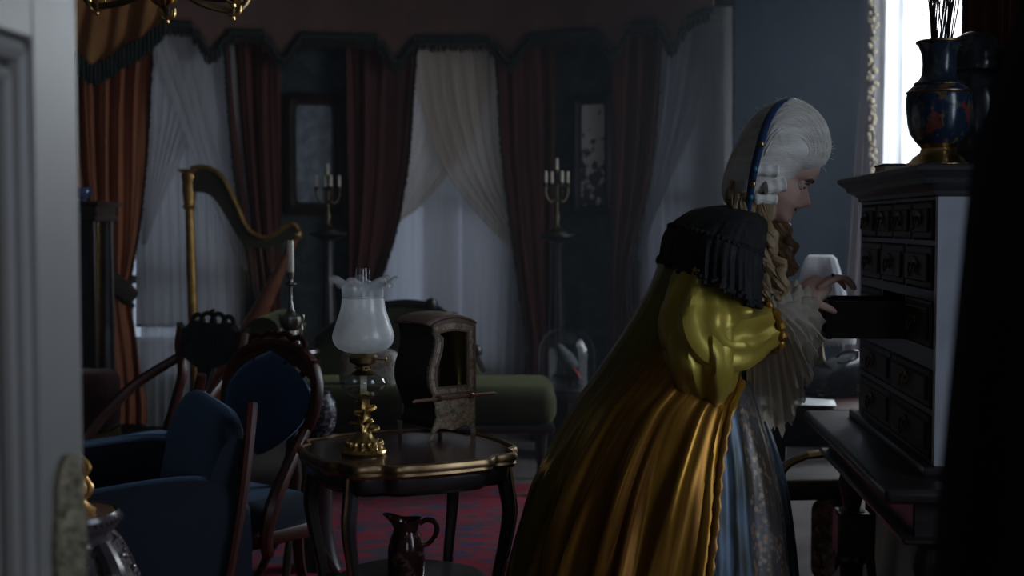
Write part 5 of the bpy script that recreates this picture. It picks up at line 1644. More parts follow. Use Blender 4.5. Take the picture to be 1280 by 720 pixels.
g = MB(); g.tube([(0.0, 0, 0.12), (-0.005, 0.0, 0.08), (-0.004, 0, 0.05)], 0.003, 6); g.tube([(0.012, 0.012, 0.12), (0.01, 0.012, 0.05)], 0.003, 6); g.build('leg', M['twig'], t)
g = MB(); g.tube(spline([(-0.08, 0, 0.06), (-0.02, 0, 0.05), (0.04, 0.01, 0.045), (0.02, 0, 0.0)], 5), [0.008, 0.011, 0.013, 0.02], 7); g.build('perch', M['twig'], t)

# ================================================================== chandelier, only its lowest ornaments hang into the picture
ch = P(205, 12, 4.3)
zc = ch.z
t = thing('chandelier', 'brass chandelier with leafy drops hanging into the picture at the top left', 'chandelier', (ch.x, 4.3, zc))
g = MB(); g.lathe([(0, 0.0), (0.012, 0.005), (0.02, 0.018), (0.012, 0.03), (0.028, 0.05), (0.045, 0.08), (0.03, 0.12), (0.02, 0.2), (0.03, 0.3), (0.015, 0.4), (0.01, 0.95), (0, 0.95)], n=20); hub = g.build('hub', M['oldbrass'], t)
g = MB()
for k in range(10):
    a = 2 * PI * k / 10
    g.tube(spline([(0.01 * math.cos(a), 0.01 * math.sin(a), 0.012), (0.032 * math.cos(a), 0.032 * math.sin(a), 0.03), (0.05 * math.cos(a), 0.05 * math.sin(a), 0.065), (0.042 * math.cos(a), 0.042 * math.sin(a), 0.08)], 4), [0.004, 0.009, 0.007, 0.004], 6)
g.build('leaf_cluster', M['brass'], hub)
for k in range(6):
    a = 2 * PI * k / 6 - 0.3
    c, s = math.cos(a), math.sin(a)
    g = MB(); g.tube(spline([(0.03 * c, 0.03 * s, 0.14), (0.1 * c, 0.1 * s, 0.05), (0.26 * c, 0.26 * s, 0.025), (0.325 * c, 0.325 * s, 0.08), (0.33 * c, 0.33 * s, 0.14)], 6), [0.01, 0.012, 0.01, 0.009], 8)
    ar = g.build('arm', M['oldbrass'], t)
    g = MB()
    for j in range(5):
        b_ = 2 * PI * j / 5
        g.tube(spline([(0.26 * c, 0.26 * s, 0.004), (0.26 * c + 0.022 * math.cos(b_), 0.26 * s + 0.022 * math.sin(b_), 0.018), (0.26 * c + 0.028 * math.cos(b_), 0.26 * s + 0.028 * math.sin(b_), 0.045)], 4), [0.003, 0.007, 0.003], 6)
    g.ball((0.26 * c, 0.26 * s, 0.0), 0.009, 7)
    g.build('leaf_drop', M['brass'], ar)
    g = MB(); g.lathe([(0, 0.14), (0.04, 0.145), (0.045, 0.16), (0.014, 0.165), (0.014, 0.2), (0, 0.2)], (0.33 * c, 0.33 * s, 0), 16); g.build('candle_cup', M['brass'], ar)
    g = MB(); g.lathe([(0, 0.2), (0.011, 0.2), (0.011, 0.29), (0, 0.295)], (0.33 * c, 0.33 * s, 0), 10); g.build('candle', M['wax'], ar)

# ================================================================== writing table behind the cabinet with papers, lamp and case
wt = P(985, 506, 4.75)
WZ = wt.z
t = thing('writing_table', 'dark writing table with a sheet of paper, half hidden behind the woman', 'table', (1.25, 4.85, 0))
g = MB(); g.box((1.27, 4.97, WZ - 0.018), (0.70, 0.66, 0.034), bev=0.006, seg=2); g.build('top', M['mahogany'], t, world=True, smooth=False)
g = MB(); g.box((1.27, 4.95, WZ - 0.09), (0.62, 0.54, 0.11)); g.build('apron', M['darkwood'], t, world=True, smooth=False)
for x in (0.99, 1.55):
    for y in (4.70, 5.20):
        g = MB(); g.tube([(x, y, WZ - 0.1), (x, y, WZ - 0.3), (x, y, 0.3), (x, y, 0.05), (x, y, 0.0)], [0.028, 0.02, 0.024, 0.015, 0.02], 10); g.build('leg', M['darkwood'], t, world=True)
M['paper'] = pm('white_paper', (0.80, 0.79, 0.77), (0.74, 0.73, 0.7), rough=0.8)
pp = P(990, 500, 4.76)
t = thing('paper_sheet', 'white sheet of paper on the writing table catching the window light', 'paper', (pp.x, 4.77, WZ + 0.001), R(-12))
g = MB(); g.grid(12, 8, lambda u, v: Vector((lerp(-0.14, 0.16, u), lerp(-0.12, 0.14, v), 0.003 + 0.012 * u * u * (1 - v) + 0.004 * math.sin(u * 4))))
solid(g.build('sheet', M['paper'], t), 0.0015)
# open glossy black case leaning on the table
M['gloss_black'] = pm('glossy_black_leather', (0.018, 0.018, 0.022), (0.03, 0.03, 0.035), rough=0.16, coat=0.6)
bc = P(1040, 505, 4.72)
t = thing('black_case', 'glossy black domed leather case on the writing table behind the cabinet', 'case', (bc.x + 0.13, 5.08, WZ + 0.002), R(20))
g = MB()


def dome(u, v):
    a = 2 * PI * u
    r = math.sin(v * PI / 2)
    return Vector((0.19 * math.copysign(abs(math.cos(a)) ** 0.7, math.cos(a)) * r, 0.12 * math.copysign(abs(math.sin(a)) ** 0.7, math.sin(a)) * r, 0.03 + 0.12 * math.cos(v * PI / 2) ** 0.8 * (1 + 0.45 * math.cos(a) * r)))


g.grid(48, 14, dome, cu=True); g.build('lid', M['gloss_black'], t)
g = MB(); g.box((0, 0, 0.015), (0.37, 0.23, 0.03), bev=0.008); g.build('tray', M['gloss_black'], t)
g = MB(); g.tube(spline([(-0.05, -0.03, 0.145), (-0.03, -0.05, 0.168), (0.03, -0.05, 0.17), (0.05, -0.03, 0.155)], 5), 0.006, 7); g.build('carry_handle', M['gloss_black'], t)
g = MB(); g.box((0.0, -0.118, 0.035), (0.03, 0.008, 0.03), bev=0.003); g.build('clasp', M['brass'], t)
# fringed table lamp behind the open drawer
fl = P(1034, 440, 4.98)
s_ = 4.98 / FPX
t = thing('fringed_lamp', 'table lamp with pale fringed fabric shade behind the open drawer', 'lamp', (fl.x, 5.10, WZ + 0.001))
M['shadecloth'] = sheer_mat('pale_lampshade_silk', (0.74, 0.73, 0.75), 0.03, 0.4, thread=False)
zt0 = P(1034, 432, 4.98).z - WZ; zt1 = P(1034, 320, 4.98).z - WZ
g = MB(); g.lathe([(0, 0), (0.06, 0), (0.062, 0.012), (0.03, 0.03), (0.02, 0.06), (0.035, 0.1), (0.02, 0.14), (0.01, zt0), (0.008, zt0 + 0.1), (0, zt0 + 0.1)], n=24); g.build('base', M['oldbrass'], t)
g = MB()
n_ = 64
pr = [(0.045, zt1), (0.06, zt1 - 0.015), (0.075, zt1 - 0.06), (0.095, zt1 - 0.14), (0.12, zt1 - 0.22), (0.135, zt0 + 0.06)]
g.add([(r * (1 + 0.02 * math.cos(16 * 2 * PI * k / n_)) * math.cos(2 * PI * k / n_), r * (1 + 0.02 * math.cos(16 * 2 * PI * k / n_)) * math.sin(2 * PI * k / n_), z) for r, z in pr for k in range(n_)], [(i * n_ + k, i * n_ + (k + 1) % n_, (i + 1) * n_ + (k + 1) % n_, (i + 1) * n_ + k) for i in range(len(pr) - 1) for k in range(n_)])
solid(g.build('shade', M['shadecloth'], t), 0.002)
g = MB()
for k in range(110):
    a = 2 * PI * k / 110
    g.tube([(0.136 * math.cos(a), 0.136 * math.sin(a), zt0 + 0.06), (0.138 * math.cos(a), 0.138 * math.sin(a), zt0 + 0.03), (0.137 * math.cos(a), 0.137 * math.sin(a), zt0 + random.uniform(-0.005, 0.004))], [0.0025, 0.003, 0.002], 5)
o = g.build('fringe', M['paper'], t); o['kind'] = 'stuff'
g = MB(); g.tube([(0.137 * math.cos(a), 0.137 * math.sin(a), zt0 + 0.06 + 0.006 * math.sin(a * 18)) for a in [2 * PI * k / 120 for k in range(121)]], 0.006, 6); g.build('braid', M['palefringe'], t)
# round brass box beside it
rb = P(1009, 452, 4.82)
t = thing('brass_medallion', 'round embossed brass plaque on an easel foot on the writing table', 'ornament', (rb.x, 5.0, WZ + 0.001))
rz_ = rb.z - WZ
g = MB(); g.lathe([(0, 0.006), (0.02, 0.005), (0.03, 0.008), (0.04, 0.003), (0.046, 0.004), (0.046, -0.004), (0, -0.004)], n=32); g.xf(Matrix.Translation((0, 0, rz_)) @ Matrix.Rotation(PI / 2, 4, 'X')); g.build('disc', M['gilt'], t)
g = MB(); g.tube([(0, 0.006, rz_ - 0.03), (0, 0.02, 0.03), (0, 0.0, 0.0)], 0.006, 6); g.lathe([(0, 0), (0.04, 0), (0.03, 0.01), (0, 0.012)], n=20); g.build('foot', M['gilt'], t)
# dark side chair pushed towards the writing table
t = thing('side_chair', 'dark side chair with curved gilt back edge under the writing table', 'chair', (1.02, 4.32, 0), R(96))
cush('seat', (0, 0, 0.43), (0.36, 0.36, 0.07), pm('dark_brocade_seat', (0.05, 0.035, 0.03), rough=0.8), t, 0.025, 0.02)
for x in (-0.15, 0.15):
    for y in (-0.15, 0.15):
        g = MB(); g.tube([(x, y, 0.41), (x, y, 0.2), (x * 1.15, y * 1.1, 0.0)], [0.02, 0.016, 0.014], 8); g.build('leg', M['darkwood'], t)
for y in (-0.16, 0.16):
    g = MB(); g.tube(spline([(-0.16, y, 0.42), (-0.19, y * 1.1, 0.47), (-0.185, y * 0.9, 0.52), (-0.19, y * 0.5, 0.55)], 5), 0.013, 7); g.build('back_stile', M['gilt'], t)
g = MB(); g.tube([(-0.19, -0.08, 0.55), (-0.195, 0, 0.56), (-0.19, 0.08, 0.55)], 0.014, 7); g.build('crest_rail', M['gilt'], t)
t = thing('tapestry_bag', 'small floral tapestry bag on the floor behind the cabinet leg', 'bag', (P(1035, 668, 4.62).x + 0.02, 4.62, 0))
M['tapestry'] = pattern_mat('floral_tapestry', (0.14, 0.10, 0.07), [(0.40, 0.28, 0.18), (0.05, 0.035, 0.03), (0.3, 0.12, 0.1)], scale=28, rough=0.9, thresh=0.53)
g = MB(); g.box((0, 0, 0.15), (0.16, 0.10, 0.30), bev=0.045, seg=4); g.build('bag_body', M['tapestry'], t)
g = MB(); g.tube(spline([(-0.05, 0, 0.295), (-0.045, 0, 0.36), (0.045, 0, 0.36), (0.05, 0, 0.295)], 6), 0.008, 7); g.build('bag_handle', M['brownwood'], t)
t = thing('white_cloth', 'crumpled white cloth heaped on the floor under the cabinet', 'cloth', (1.28, 4.42, 0))
g = MB()
g.grid(90, 24, lambda u, v: Vector(((0.02 + 0.15 * v ** 0.8) * math.cos(2 * PI * u) * (1 + 0.22 * v * math.sin(7 * 2 * PI * u + 3 * v)) + 0.05 * (1 - v), (0.02 + 0.13 * v ** 0.8) * math.sin(2 * PI * u) * (1 + 0.22 * v * math.sin(7 * 2 * PI * u + 3 * v)), 0.40 * (1 - v) ** 1.2 + 0.004 + 0.02 * (1 - v) * math.sin(9 * u * 2 * PI))), cu=True)
g.build('folds', M['paper'], t)
# ================================================================== the woman at the cabinet
WY = 3.2


def W(px, py, dy=0.0):
    return P(px, py, WY) + Vector((0, dy, 0))


M['skin'] = pm('skin', (0.68, 0.44, 0.36), (0.63, 0.39, 0.32), scale=20, rough=0.5)
M['skin'].node_tree.nodes['Principled BSDF'].inputs['Subsurface Weight'].default_value = 0.08
M['lips'] = pm('lips', (0.30, 0.055, 0.055), rough=0.4)
M['tooth'] = pm('teeth', (0.75, 0.72, 0.66), rough=0.3)
M['mouth'] = pm('mouth_inside', (0.06, 0.015, 0.015), rough=0.6)
M['silk_olive'] = pm('yellow_olive_silk', (0.52, 0.40, 0.06), (0.40, 0.285, 0.035), scale=6, stretch=(1, 1, 0.4), rough=0.40, metal=0.35, sheen=0.15, bump=0.12, bscale=30)
M['silk_gold'] = pm('gold_brown_taffeta', (0.40, 0.205, 0.025), (0.27, 0.115, 0.018), scale=5, stretch=(2, 2, 0.3), rough=0.34, metal=0.45, bump=0.12, bscale=30)
M['silk_dark'] = pm('dark_olive_back_silk', (0.15, 0.115, 0.02), (0.085, 0.06, 0.015), scale=5, stretch=(2, 2, 0.3), rough=0.4, metal=0.3)
M['black_lace'] = pattern_mat('black_lace', (0.006, 0.0065, 0.008), [(0.018, 0.018, 0.017), (0.004, 0.004, 0.005)], scale=22, rough=0.75, thresh=0.55, bump=0.6)
M['lace'] = sheer_mat('cream_lace', (0.52, 0.47, 0.39), 0.16, 0.35)
M['lace2'] = pattern_mat('knotted_cream_lace', (0.56, 0.52, 0.45), [(0.30, 0.27, 0.23), (0.68, 0.63, 0.56)], scale=60, rough=0.9, thresh=0.52, bump=1.0)
M['wig'] = pm('powdered_white_wig', (0.90, 0.87, 0.82), (0.74, 0.69, 0.62), scale=10, stretch=(1, 1, 5), rough=0.65, sheen=0.25, bump=0.3, bscale=70)
M['blond'] = pm('dark_blond_hair', (0.52, 0.37, 0.21), (0.33, 0.215, 0.11), scale=30, stretch=(2, 2, 0.6), rough=0.42, sheen=0.3, bump=0.3, bscale=120)
_n = M['blond'].node_tree                    # light shines through loose hair
_o = _n.nodes['Material Output']; _s = _o.inputs[0].links[0].from_socket
_tl = _n.nodes.new('ShaderNodeBsdfTranslucent'); _tl.inputs[0].default_value = (0.66, 0.55, 0.42, 1)
_mx = _n.nodes.new('ShaderNodeMixShader'); _mx.inputs[0].default_value = 0.35
_n.links.new(_s, _mx.inputs[1]); _n.links.new(_tl.outputs[0], _mx.inputs[2]); _n.links.new(_mx.outputs[0], _o.inputs[0])
M['ribbon'] = pm('blue_satin_ribbon', (0.02, 0.045, 0.16), (0.03, 0.09, 0.19), scale=25, rough=0.35)
# blue petticoat: shot blue silk with an embroidered floral band down its front
m_, nt_, N_, L_ = _nodes('blue_embroidered_silk')
b_ = N_['Principled BSDF']; b_.inputs['Roughness'].default_value = 0.38; b_.inputs['Metallic'].default_value = 0.3
uv_ = N_.new('ShaderNodeTexCoord'); sp_ = N_.new('ShaderNodeSeparateXYZ'); L_.new(uv_.outputs['UV'], sp_.inputs[0])
n0 = N_.new('ShaderNodeTexNoise'); n0.inputs['Scale'].default_value = 3.0
mp_ = N_.new('ShaderNodeMapping'); mp_.inputs['Scale'].default_value = (26, 2.2, 1); L_.new(uv_.outputs['UV'], mp_.inputs[0]); L_.new(mp_.outputs[0], n0.inputs['Vector'])
r0 = N_.new('ShaderNodeValToRGB'); r0.color_ramp.elements[0].position = 0.40; r0.color_ramp.elements[0].color = (0.085, 0.125, 0.185, 1); r0.color_ramp.elements[1].position = 0.60; r0.color_ramp.elements[1].color = (0.035, 0.040, 0.032, 1)
L_.new(n0.outputs['Fac'], r0.inputs[0])
vo = N_.new('ShaderNodeTexVoronoi'); vo.inputs['Scale'].default_value = 1.0
mp2 = N_.new('ShaderNodeMapping'); mp2.inputs['Scale'].default_value = (150, 62, 1); L_.new(uv_.outputs['UV'], mp2.inputs[0]); L_.new(mp2.outputs[0], vo.inputs['Vector'])
r1 = N_.new('ShaderNodeValToRGB'); r1.color_ramp.elements[0].position = 0.34; r1.color_ramp.elements[0].color = (1, 1, 1, 1); r1.color_ramp.elements[1].position = 0.55; r1.color_ramp.elements[1].color = (0, 0, 0, 1)
L_.new(vo.outputs['Distance'], r1.inputs[0])
n2 = N_.new('ShaderNodeTexNoise'); n2.inputs['Scale'].default_value = 1.0
mp3 = N_.new('ShaderNodeMapping'); mp3.inputs['Scale'].default_value = (24, 11, 1); L_.new(uv_.outputs['UV'], mp3.inputs[0]); L_.new(mp3.outputs[0], n2.inputs['Vector'])
r2 = N_.new('ShaderNodeValToRGB'); r2.color_ramp.elements[0].position = 0.45; r2.color_ramp.elements[0].color = (0, 0, 0, 1); r2.color_ramp.elements[1].position = 0.52; r2.color_ramp.elements[1].color = (1, 1, 1, 1)
L_.new(n2.outputs['Fac'], r2.inputs[0])
bd = N_.new('ShaderNodeMath'); bd.operation = 'COMPARE'; bd.inputs[1].default_value = 0.115; bd.inputs[2].default_value = 0.045; L_.new(sp_.outputs['X'], bd.inputs[0])
k1 = N_.new('ShaderNodeMath'); k1.operation = 'MULTIPLY'; L_.new(r1.outputs[0], k1.inputs[0]); L_.new(r2.outputs[0], k1.inputs[1])
k2 = N_.new('ShaderNodeMath'); k2.operation = 'MULTIPLY'; L_.new(k1.outputs[0], k2.inputs[0]); L_.new(bd.outputs[0], k2.inputs[1])
fc = N_.new('ShaderNodeMix'); fc.data_type = 'RGBA'; fc.inputs['A'].default_value = (0.30, 0.27, 0.22, 1); fc.inputs['B'].default_value = (0.30, 0.14, 0.07, 1)
L_.new(vo.outputs['Color'], fc.inputs['Factor'])
bgm = N_.new('ShaderNodeMix'); bgm.data_type = 'RGBA'; L_.new(r0.outputs[0], bgm.inputs['A']); bgm.inputs['B'].default_value = (0.14, 0.10, 0.07, 1)
hb = N_.new('ShaderNodeMath'); hb.operation = 'MULTIPLY'; hb.inputs[1].default_value = 0.55; L_.new(bd.outputs[0], hb.inputs[0]); L_.new(hb.outputs[0], bgm.inputs['Factor'])
mxx = N_.new('ShaderNodeMix'); mxx.data_type = 'RGBA'; L_.new(k2.outputs[0], mxx.inputs['Factor']); L_.new(bgm.outputs['Result'], mxx.inputs['A']); L_.new(fc.outputs['Result'], mxx.inputs['B'])
L_.new(mxx.outputs['Result'], b_.inputs['Base Color'])
M['petticoat'] = m_

# gown silk: gold brown skirt panels running into the dark olive back fall, yellow olive bodice (laid out in the cloth's own UV)
m_, nt_, N_, L_ = _nodes('gold_and_olive_gown_silk')
b_ = N_['Principled BSDF']; b_.inputs['Roughness'].default_value = 0.32; b_.inputs['Metallic'].default_value = 0.7
uv_ = N_.new('ShaderNodeTexCoord'); sp_ = N_.new('ShaderNodeSeparateXYZ'); L_.new(uv_.outputs['UV'], sp_.inputs[0])
n0 = N_.new('ShaderNodeTexNoise'); n0.inputs['Scale'].default_value = 1.0; mp_ = N_.new('ShaderNodeMapping'); mp_.inputs['Scale'].default_value = (60, 3, 1); L_.new(uv_.outputs['UV'], mp_.inputs[0]); L_.new(mp_.outputs[0], n0.inputs['Vector'])
r0 = N_.new('ShaderNodeValToRGB'); r0.color_ramp.elements[0].position = 0.35; r0.color_ramp.elements[0].color = (0.37, 0.18, 0.02, 1); r0.color_ramp.elements[1].position = 0.65; r0.color_ramp.elements[1].color = (0.20, 0.078, 0.012, 1); L_.new(n0.outputs['Fac'], r0.inputs[0])
ms = N_.new('ShaderNodeMapRange'); ms.inputs['From Min'].default_value = 0.27; ms.inputs['From Max'].default_value = 0.38; L_.new(sp_.outputs['X'], ms.inputs['Value'])
mx1 = N_.new('ShaderNodeMix'); mx1.data_type = 'RGBA'; L_.new(ms.outputs[0], mx1.inputs['Factor']); L_.new(r0.outputs[0], mx1.inputs['A']); mx1.inputs['B'].default_value = (0.19, 0.145, 0.024, 1)
ms2 = N_.new('ShaderNodeMapRange'); ms2.inputs['From Min'].default_value = 0.16; ms2.inputs['From Max'].default_value = 0.26; ms2.inputs['To Min'].default_value = 1; ms2.inputs['To Max'].default_value = 0; L_.new(sp_.outputs['Y'], ms2.inputs['Value'])
mx2 = N_.new('ShaderNodeMix'); mx2.data_type = 'RGBA'; L_.new(ms2.outputs[0], mx2.inputs['Factor']); L_.new(mx1.outputs['Result'], mx2.inputs['A']); mx2.inputs['B'].default_value = (0.22, 0.18, 0.03, 1)
L_.new(mx2.outputs['Result'], b_.inputs['Base Color'])
M['robe'] = m_
woman = thing('person', 'woman in gold silk gown and tall white wig bending to the open drawer', 'person', (W(850, 500).x, WY, RZ))

# ---- body: one continuous surface -------------------------------------------------
HS = 1.06
HM = Matrix.Translation(W(985.5, 281)) @ Matrix.Rotation(R(-9), 4, 'Z') @ Matrix.Rotation(R(27), 4, 'Y') @ Matrix.Scale(HS, 4) @ Matrix.Translation((-0.082, 0, -0.006))
XF = [(0.0, 0.060), (0.006, 0.076), (0.016, 0.083), (0.028, 0.079), (0.036, 0.078), (0.046, 0.083), (0.056, 0.085), (0.064, 0.081), (0.075, 0.080), (0.09, 0.078), (0.104, 0.077), (0.116, 0.084), (0.13, 0.089), (0.15, 0.088), (0.175, 0.075), (0.2, 0.045), (0.218, 0.0)]
XB = [(0.0, 0.03), (0.02, 0.0), (0.05, -0.035), (0.08, -0.075), (0.12, -0.098), (0.16, -0.095), (0.19, -0.07), (0.218, -0.02)]
HWD = [(0.0, 0.012), (0.01, 0.027), (0.03, 0.043), (0.055, 0.056), (0.08, 0.064), (0.11, 0.068), (0.15, 0.071), (0.18, 0.06), (0.205, 0.035), (0.218, 0.004)]


def gauss(x, s):
    return math.exp(-x * x / (2 * s * s))


def headp(u, v):
    z = 0.218 * v
    a = 2 * PI * u
    f, b, h = stab(XF, z), stab(XB, z), stab(HWD, z)
    c, s = math.cos(a), math.sin(a)
    cx = b + (f - b) * 0.45
    rx = (f - cx) if c > 0 else (cx - b)
    x = cx + rx * math.copysign(abs(c) ** 0.85, c)
    y = h * math.copysign(abs(s) ** 0.9, s)
    if c > 0:
        # nose
        nzp = tab([(0.055, 0.0), (0.0615, 0.016), (0.068, 0.0285), (0.074, 0.0275), (0.085, 0.018), (0.098, 0.009), (0.11, 0.002), (0.12, 0.0)], z)
        x += nzp * gauss(y, tab([(0.06, 0.0105), (0.072, 0.0095), (0.1, 0.0075)], z))
        x += 0.006 * gauss(abs(y) - 0.012, 0.005) * gauss(z - 0.066, 0.006)
        # lips
        x += 0.0085 * gauss(z - 0.0525, 0.0035) * gauss(y, 0.016) + 0.0075 * gauss(z - 0.0395, 0.0038) * gauss(y, 0.014)
        x -= 0.012 * gauss(z - 0.0463, 0.0028) * gauss(y, 0.016)
        # eye sockets, brows, cheeks
        x -= 0.013 * gauss(abs(y) - 0.031, 0.013) * gauss(z - 0.102, 0.010)
        x += 0.004 * gauss(abs(y) - 0.032, 0.02) * gauss(z - 0.118, 0.006)
        x += 0.005 * gauss(abs(y) - 0.04, 0.014) * gauss(z - 0.076, 0.014)
    return HM @ Vector((x, y, z))


bd_ = MB()
bd_.grid(72, 70, headp, cu=True)
bd_.add([headp(k / 72, 0) for k in range(72)], [tuple(range(72))]); bd_.add([headp(k / 72, 1) for k in range(72)], [tuple(range(71, -1, -1))])
UPY = (0, 1, 0)
bd_.tube(spline([W(853, 505), W(866, 440), W(888, 370), W(908, 318), W(926, 292)], 6), [0.13, 0.145, 0.105, 0.115, 0.12, 0.085, 0.05], 20, up=UPY, sq=1.25)
bd_.tube(spline([W(915, 300), W(937, 272), W(955, 252), W(968, 236)], 4), [0.062, 0.05, 0.047, 0.045], 16)


def hand(kn, dirf, side, thumb):
    pass


def arm(sh, el, wr):
    bd_.tube(spline([sh, sh.lerp(el, 0.5) + Vector((-0.008, 0, 0)), el, el.lerp(wr, 0.45), wr], 6), [0.055, 0.047, 0.041, 0.039, 0.03, 0.025], 14)


def finger(pts, r):
    bd_.tube(spline(pts, 4), [r * 1.1, r * 1.05, r, r * 0.92, r * 0.8, r * 0.45], 9)


# near (right) arm
arm(W(897, 306, -0.15), W(872, 424, -0.19), W(992, 382, -0.06))
bd_.tube(spline([W(990, 383, -0.06), W(1000, 374, -0.05), W(1012, 362, -0.04), W(1026, 352, -0.03)], 5), [0.024, 0.027, 0.036, 0.038, 0.03], 14, up=(0.5, 0, 0.8), sq=0.55)
for dy, L1, lift in ((-0.062, 0.92, 1.0), (-0.041, 1.04, 0.6), (-0.020, 1.0, 0.8), (0.0, 0.82, 1.6)):
    finger([W(1016, 358 + lift, dy * 0.85 - 0.008), W(1028, 350 + lift, dy - 0.004), W(1028 + 17 * L1, 345 + lift * 1.5, dy), W(1028 + 29 * L1, 350 + lift * 2, dy + 0.002), W(1028 + 36 * L1, 360 + lift * 2, dy + 0.004)], 0.0085)
finger([W(1003, 374, -0.07), W(1014, 378, -0.085), W(1026, 383, -0.086), W(1035, 388, -0.08)], 0.0105)
# far (left) arm
arm(W(910, 312, 0.15), W(908, 425, 0.20), W(992, 416, 0.16))
bd_.tube(spline([W(990, 416, 0.16), W(1000, 408, 0.16), W(1010, 398, 0.165), W(1018, 388, 0.17)], 5), [0.024, 0.027, 0.036, 0.036, 0.028], 14, up=(0.8, 0, 0.5), sq=0.55)
for dy, L1 in ((0.145, 0.9), (0.166, 1.0), (0.187, 0.97), (0.206, 0.8)):
    finger([W(1010, 398, dy), W(1017, 384, dy), W(1020, 372 - 6 * L1, dy), W(1027, 366 - 6 * L1, dy), W(1033, 372 - 4 * L1, dy)], 0.0085)
finger([W(1002, 405, 0.13), W(1012, 402, 0.12), W(1018, 396, 0.118), W(1022, 388, 0.12)], 0.0105)
# legs under the skirts
for s in (-1, 1):
    bd_.tube(spline([W(856, 500, s * 0.09), W(856, 640, s * 0.1), W(850, 740, s * 0.1), W(842, 860, s * 0.1), W(838, 905, s * 0.1)], 6), [0.085, 0.085, 0.062, 0.06, 0.045, 0.038], 14)
    bd_.tube(spline([W(832, 908, s * 0.1), W(850, 913, s * 0.1), W(880, 917, s * 0.11), W(895, 918, s * 0.11)], 4), [0.03, 0.034, 0.03, 0.015], 10)
tmp = bd_.build('body_parts', M['skin'], None)
rm = tmp.modifiers.new('r', 'REMESH'); rm.mode = 'VOXEL'; rm.voxel_size = 0.0036
sm = tmp.modifiers.new('s', 'SMOOTH'); sm.factor = 0.5; sm.iterations = 2
dg = bpy.context.evaluated_depsgraph_get()
me = bpy.data.meshes.new_from_object(tmp.evaluated_get(dg))
bpy.data.objects.remove(tmp)
off = woman.location
hinv = HM.inverted()
me.materials.clear()
for mm in (M['skin'], M['lips'], M['mouth']):
    me.materials.append(mm)
for p in me.polygons:
    q = hinv @ p.center
    p.use_smooth = True
    if q.x > 0.06 and abs(q.y) < 0.022 and 0.034 < q.z < 0.058:
        e = abs(q.y) / 0.021
        if 0.0415 + 0.003 * e < q.z < 0.0495 - 0.003 * e:
            p.material_index = 2 if 0.0438 < q.z < 0.0488 else 1
        elif 0.0365 + 0.006 * e < q.z < 0.0555 - 0.006 * e:
            p.material_index = 1
for v in me.vertices:
    v.co -= off
me.name = 'body'
body = bpy.data.objects.new('body', me)
COL.objects.link(body); body.parent = woman


def part(g, name, mat, parent=woman, **k):
    return g.build(name, mat, parent, world=True, **k)


# ---- face details
for s in (-1, 1):
    g = MB(); g.ball((0.0625, s * 0.031, 0.102), 0.0120, 14); g.xf(HM); ey = part(g, 'eye', pm('eye_white', (0.7, 0.68, 0.66), rough=0.15) if s < 0 else M['tooth'])
    g = MB(); g.ball((0.0727, s * 0.0315, 0.1005), 0.0066, 10, (0.5, 1, 1)); g.xf(HM); part(g, 'iris', pm('dark_iris', (0.03, 0.02, 0.015), rough=0.1), ey)
    g = MB()   # lowered upper lid over the eye
    g.grid(20, 8, lambda u, v: Vector((0.0625, s * 0.031, 0.102)) + Matrix.Rotation(R(20), 3, 'Y') @ (0.0131 * Vector((math.sin(v * 1.5) * math.cos(2 * PI * u), math.sin(v * 1.5) * math.sin(2 * PI * u), math.cos(v * 1.5)))), cu=True)
    g.xf(HM); part(g, 'upper_lid', M['skin'])
    g = MB()
    g.tube(spline([(0.068, s * 0.018, 0.104), (0.0775, s * 0.025, 0.110), (0.0765, s * 0.034, 0.111), (0.068, s * 0.043, 0.106)], 5), [0.0015, 0.0028, 0.0028, 0.0015], 6); g.xf(HM); part(g, 'eyelid', pm('lid_lashes', (0.14, 0.08, 0.07), rough=0.6))
    g = MB(); g.tube(spline([(0.0845, s * 0.014, 0.116), (0.0855, s * 0.025, 0.1205), (0.080, s * 0.036, 0.1215), (0.071, s * 0.046, 0.117)], 5), [0.0015, 0.003, 0.0028, 0.001], 6); g.xf(HM); part(g, 'eyebrow', pm('brow_hair', (0.10, 0.065, 0.045), rough=0.8))
g = MB(); g.grid(9, 3, lambda u, v: Vector((0.0845 - 40 * (0.012 * (2 * u - 1)) ** 2 * 0.6, 0.012 * (2 * u - 1), 0.0495 - 0.004 * v))); g.xf(HM); solid(part(g, 'teeth', M['tooth']), 0.002)
g = MB()
g.grid(16, 10, lambda u, v: Vector((-0.012 + 0.016 * math.cos(2 * PI * u) * math.sin(PI * v), -0.066 - 0.010 * math.sin(PI * v), 0.088 + 0.030 * -math.cos(PI * v) + 0.006 * math.sin(2 * PI * u))), cu=True)
g.xf(HM); part(g, 'ear', M['skin'])

# ---- wig
WC = (968, 190)
SIL = [(1016, 213), (1029, 206), (1036, 188), (1033, 165), (1024, 146), (1008, 131), (988, 124), (966, 129), (944, 146), (924, 177), (910, 207), (903, 236), (912, 258), (935, 258), (955, 250), (975, 236), (998, 220)]
sa_ = sorted((math.atan2(-(y - WC[1]), x - WC[0]), math.hypot(x - WC[0], y - WC[1])) for x, y in SIL)
sa_ = [(a - 2 * PI, r) for a, r in sa_[-3:]] + sa_ + [(a + 2 * PI, r) for a, r in sa_[:3]]


def wigp(a, ph, k=1.0):
    a = (a + PI) % (2 * PI) - PI
    r = stab(sa_, a) * k
    c = max(0.0, math.cos(ph)) ** 0.75
    e_ = math.cos(ph) ** 0.5 if math.cos(ph) > 0 else 0.0
    st = 1 + e_ * (0.006 * math.sin(ph * 38 + 4 * math.sin(a * 3)) + 0.02 * nz(math.cos(a) * 2.2, math.sin(a) * 2.2 + ph * 3, 0.3))
    return W(WC[0] + r * c * math.cos(a) * st, WC[1] - r * c * math.sin(a) * st, 0.115 * k * math.sin(ph) * st)


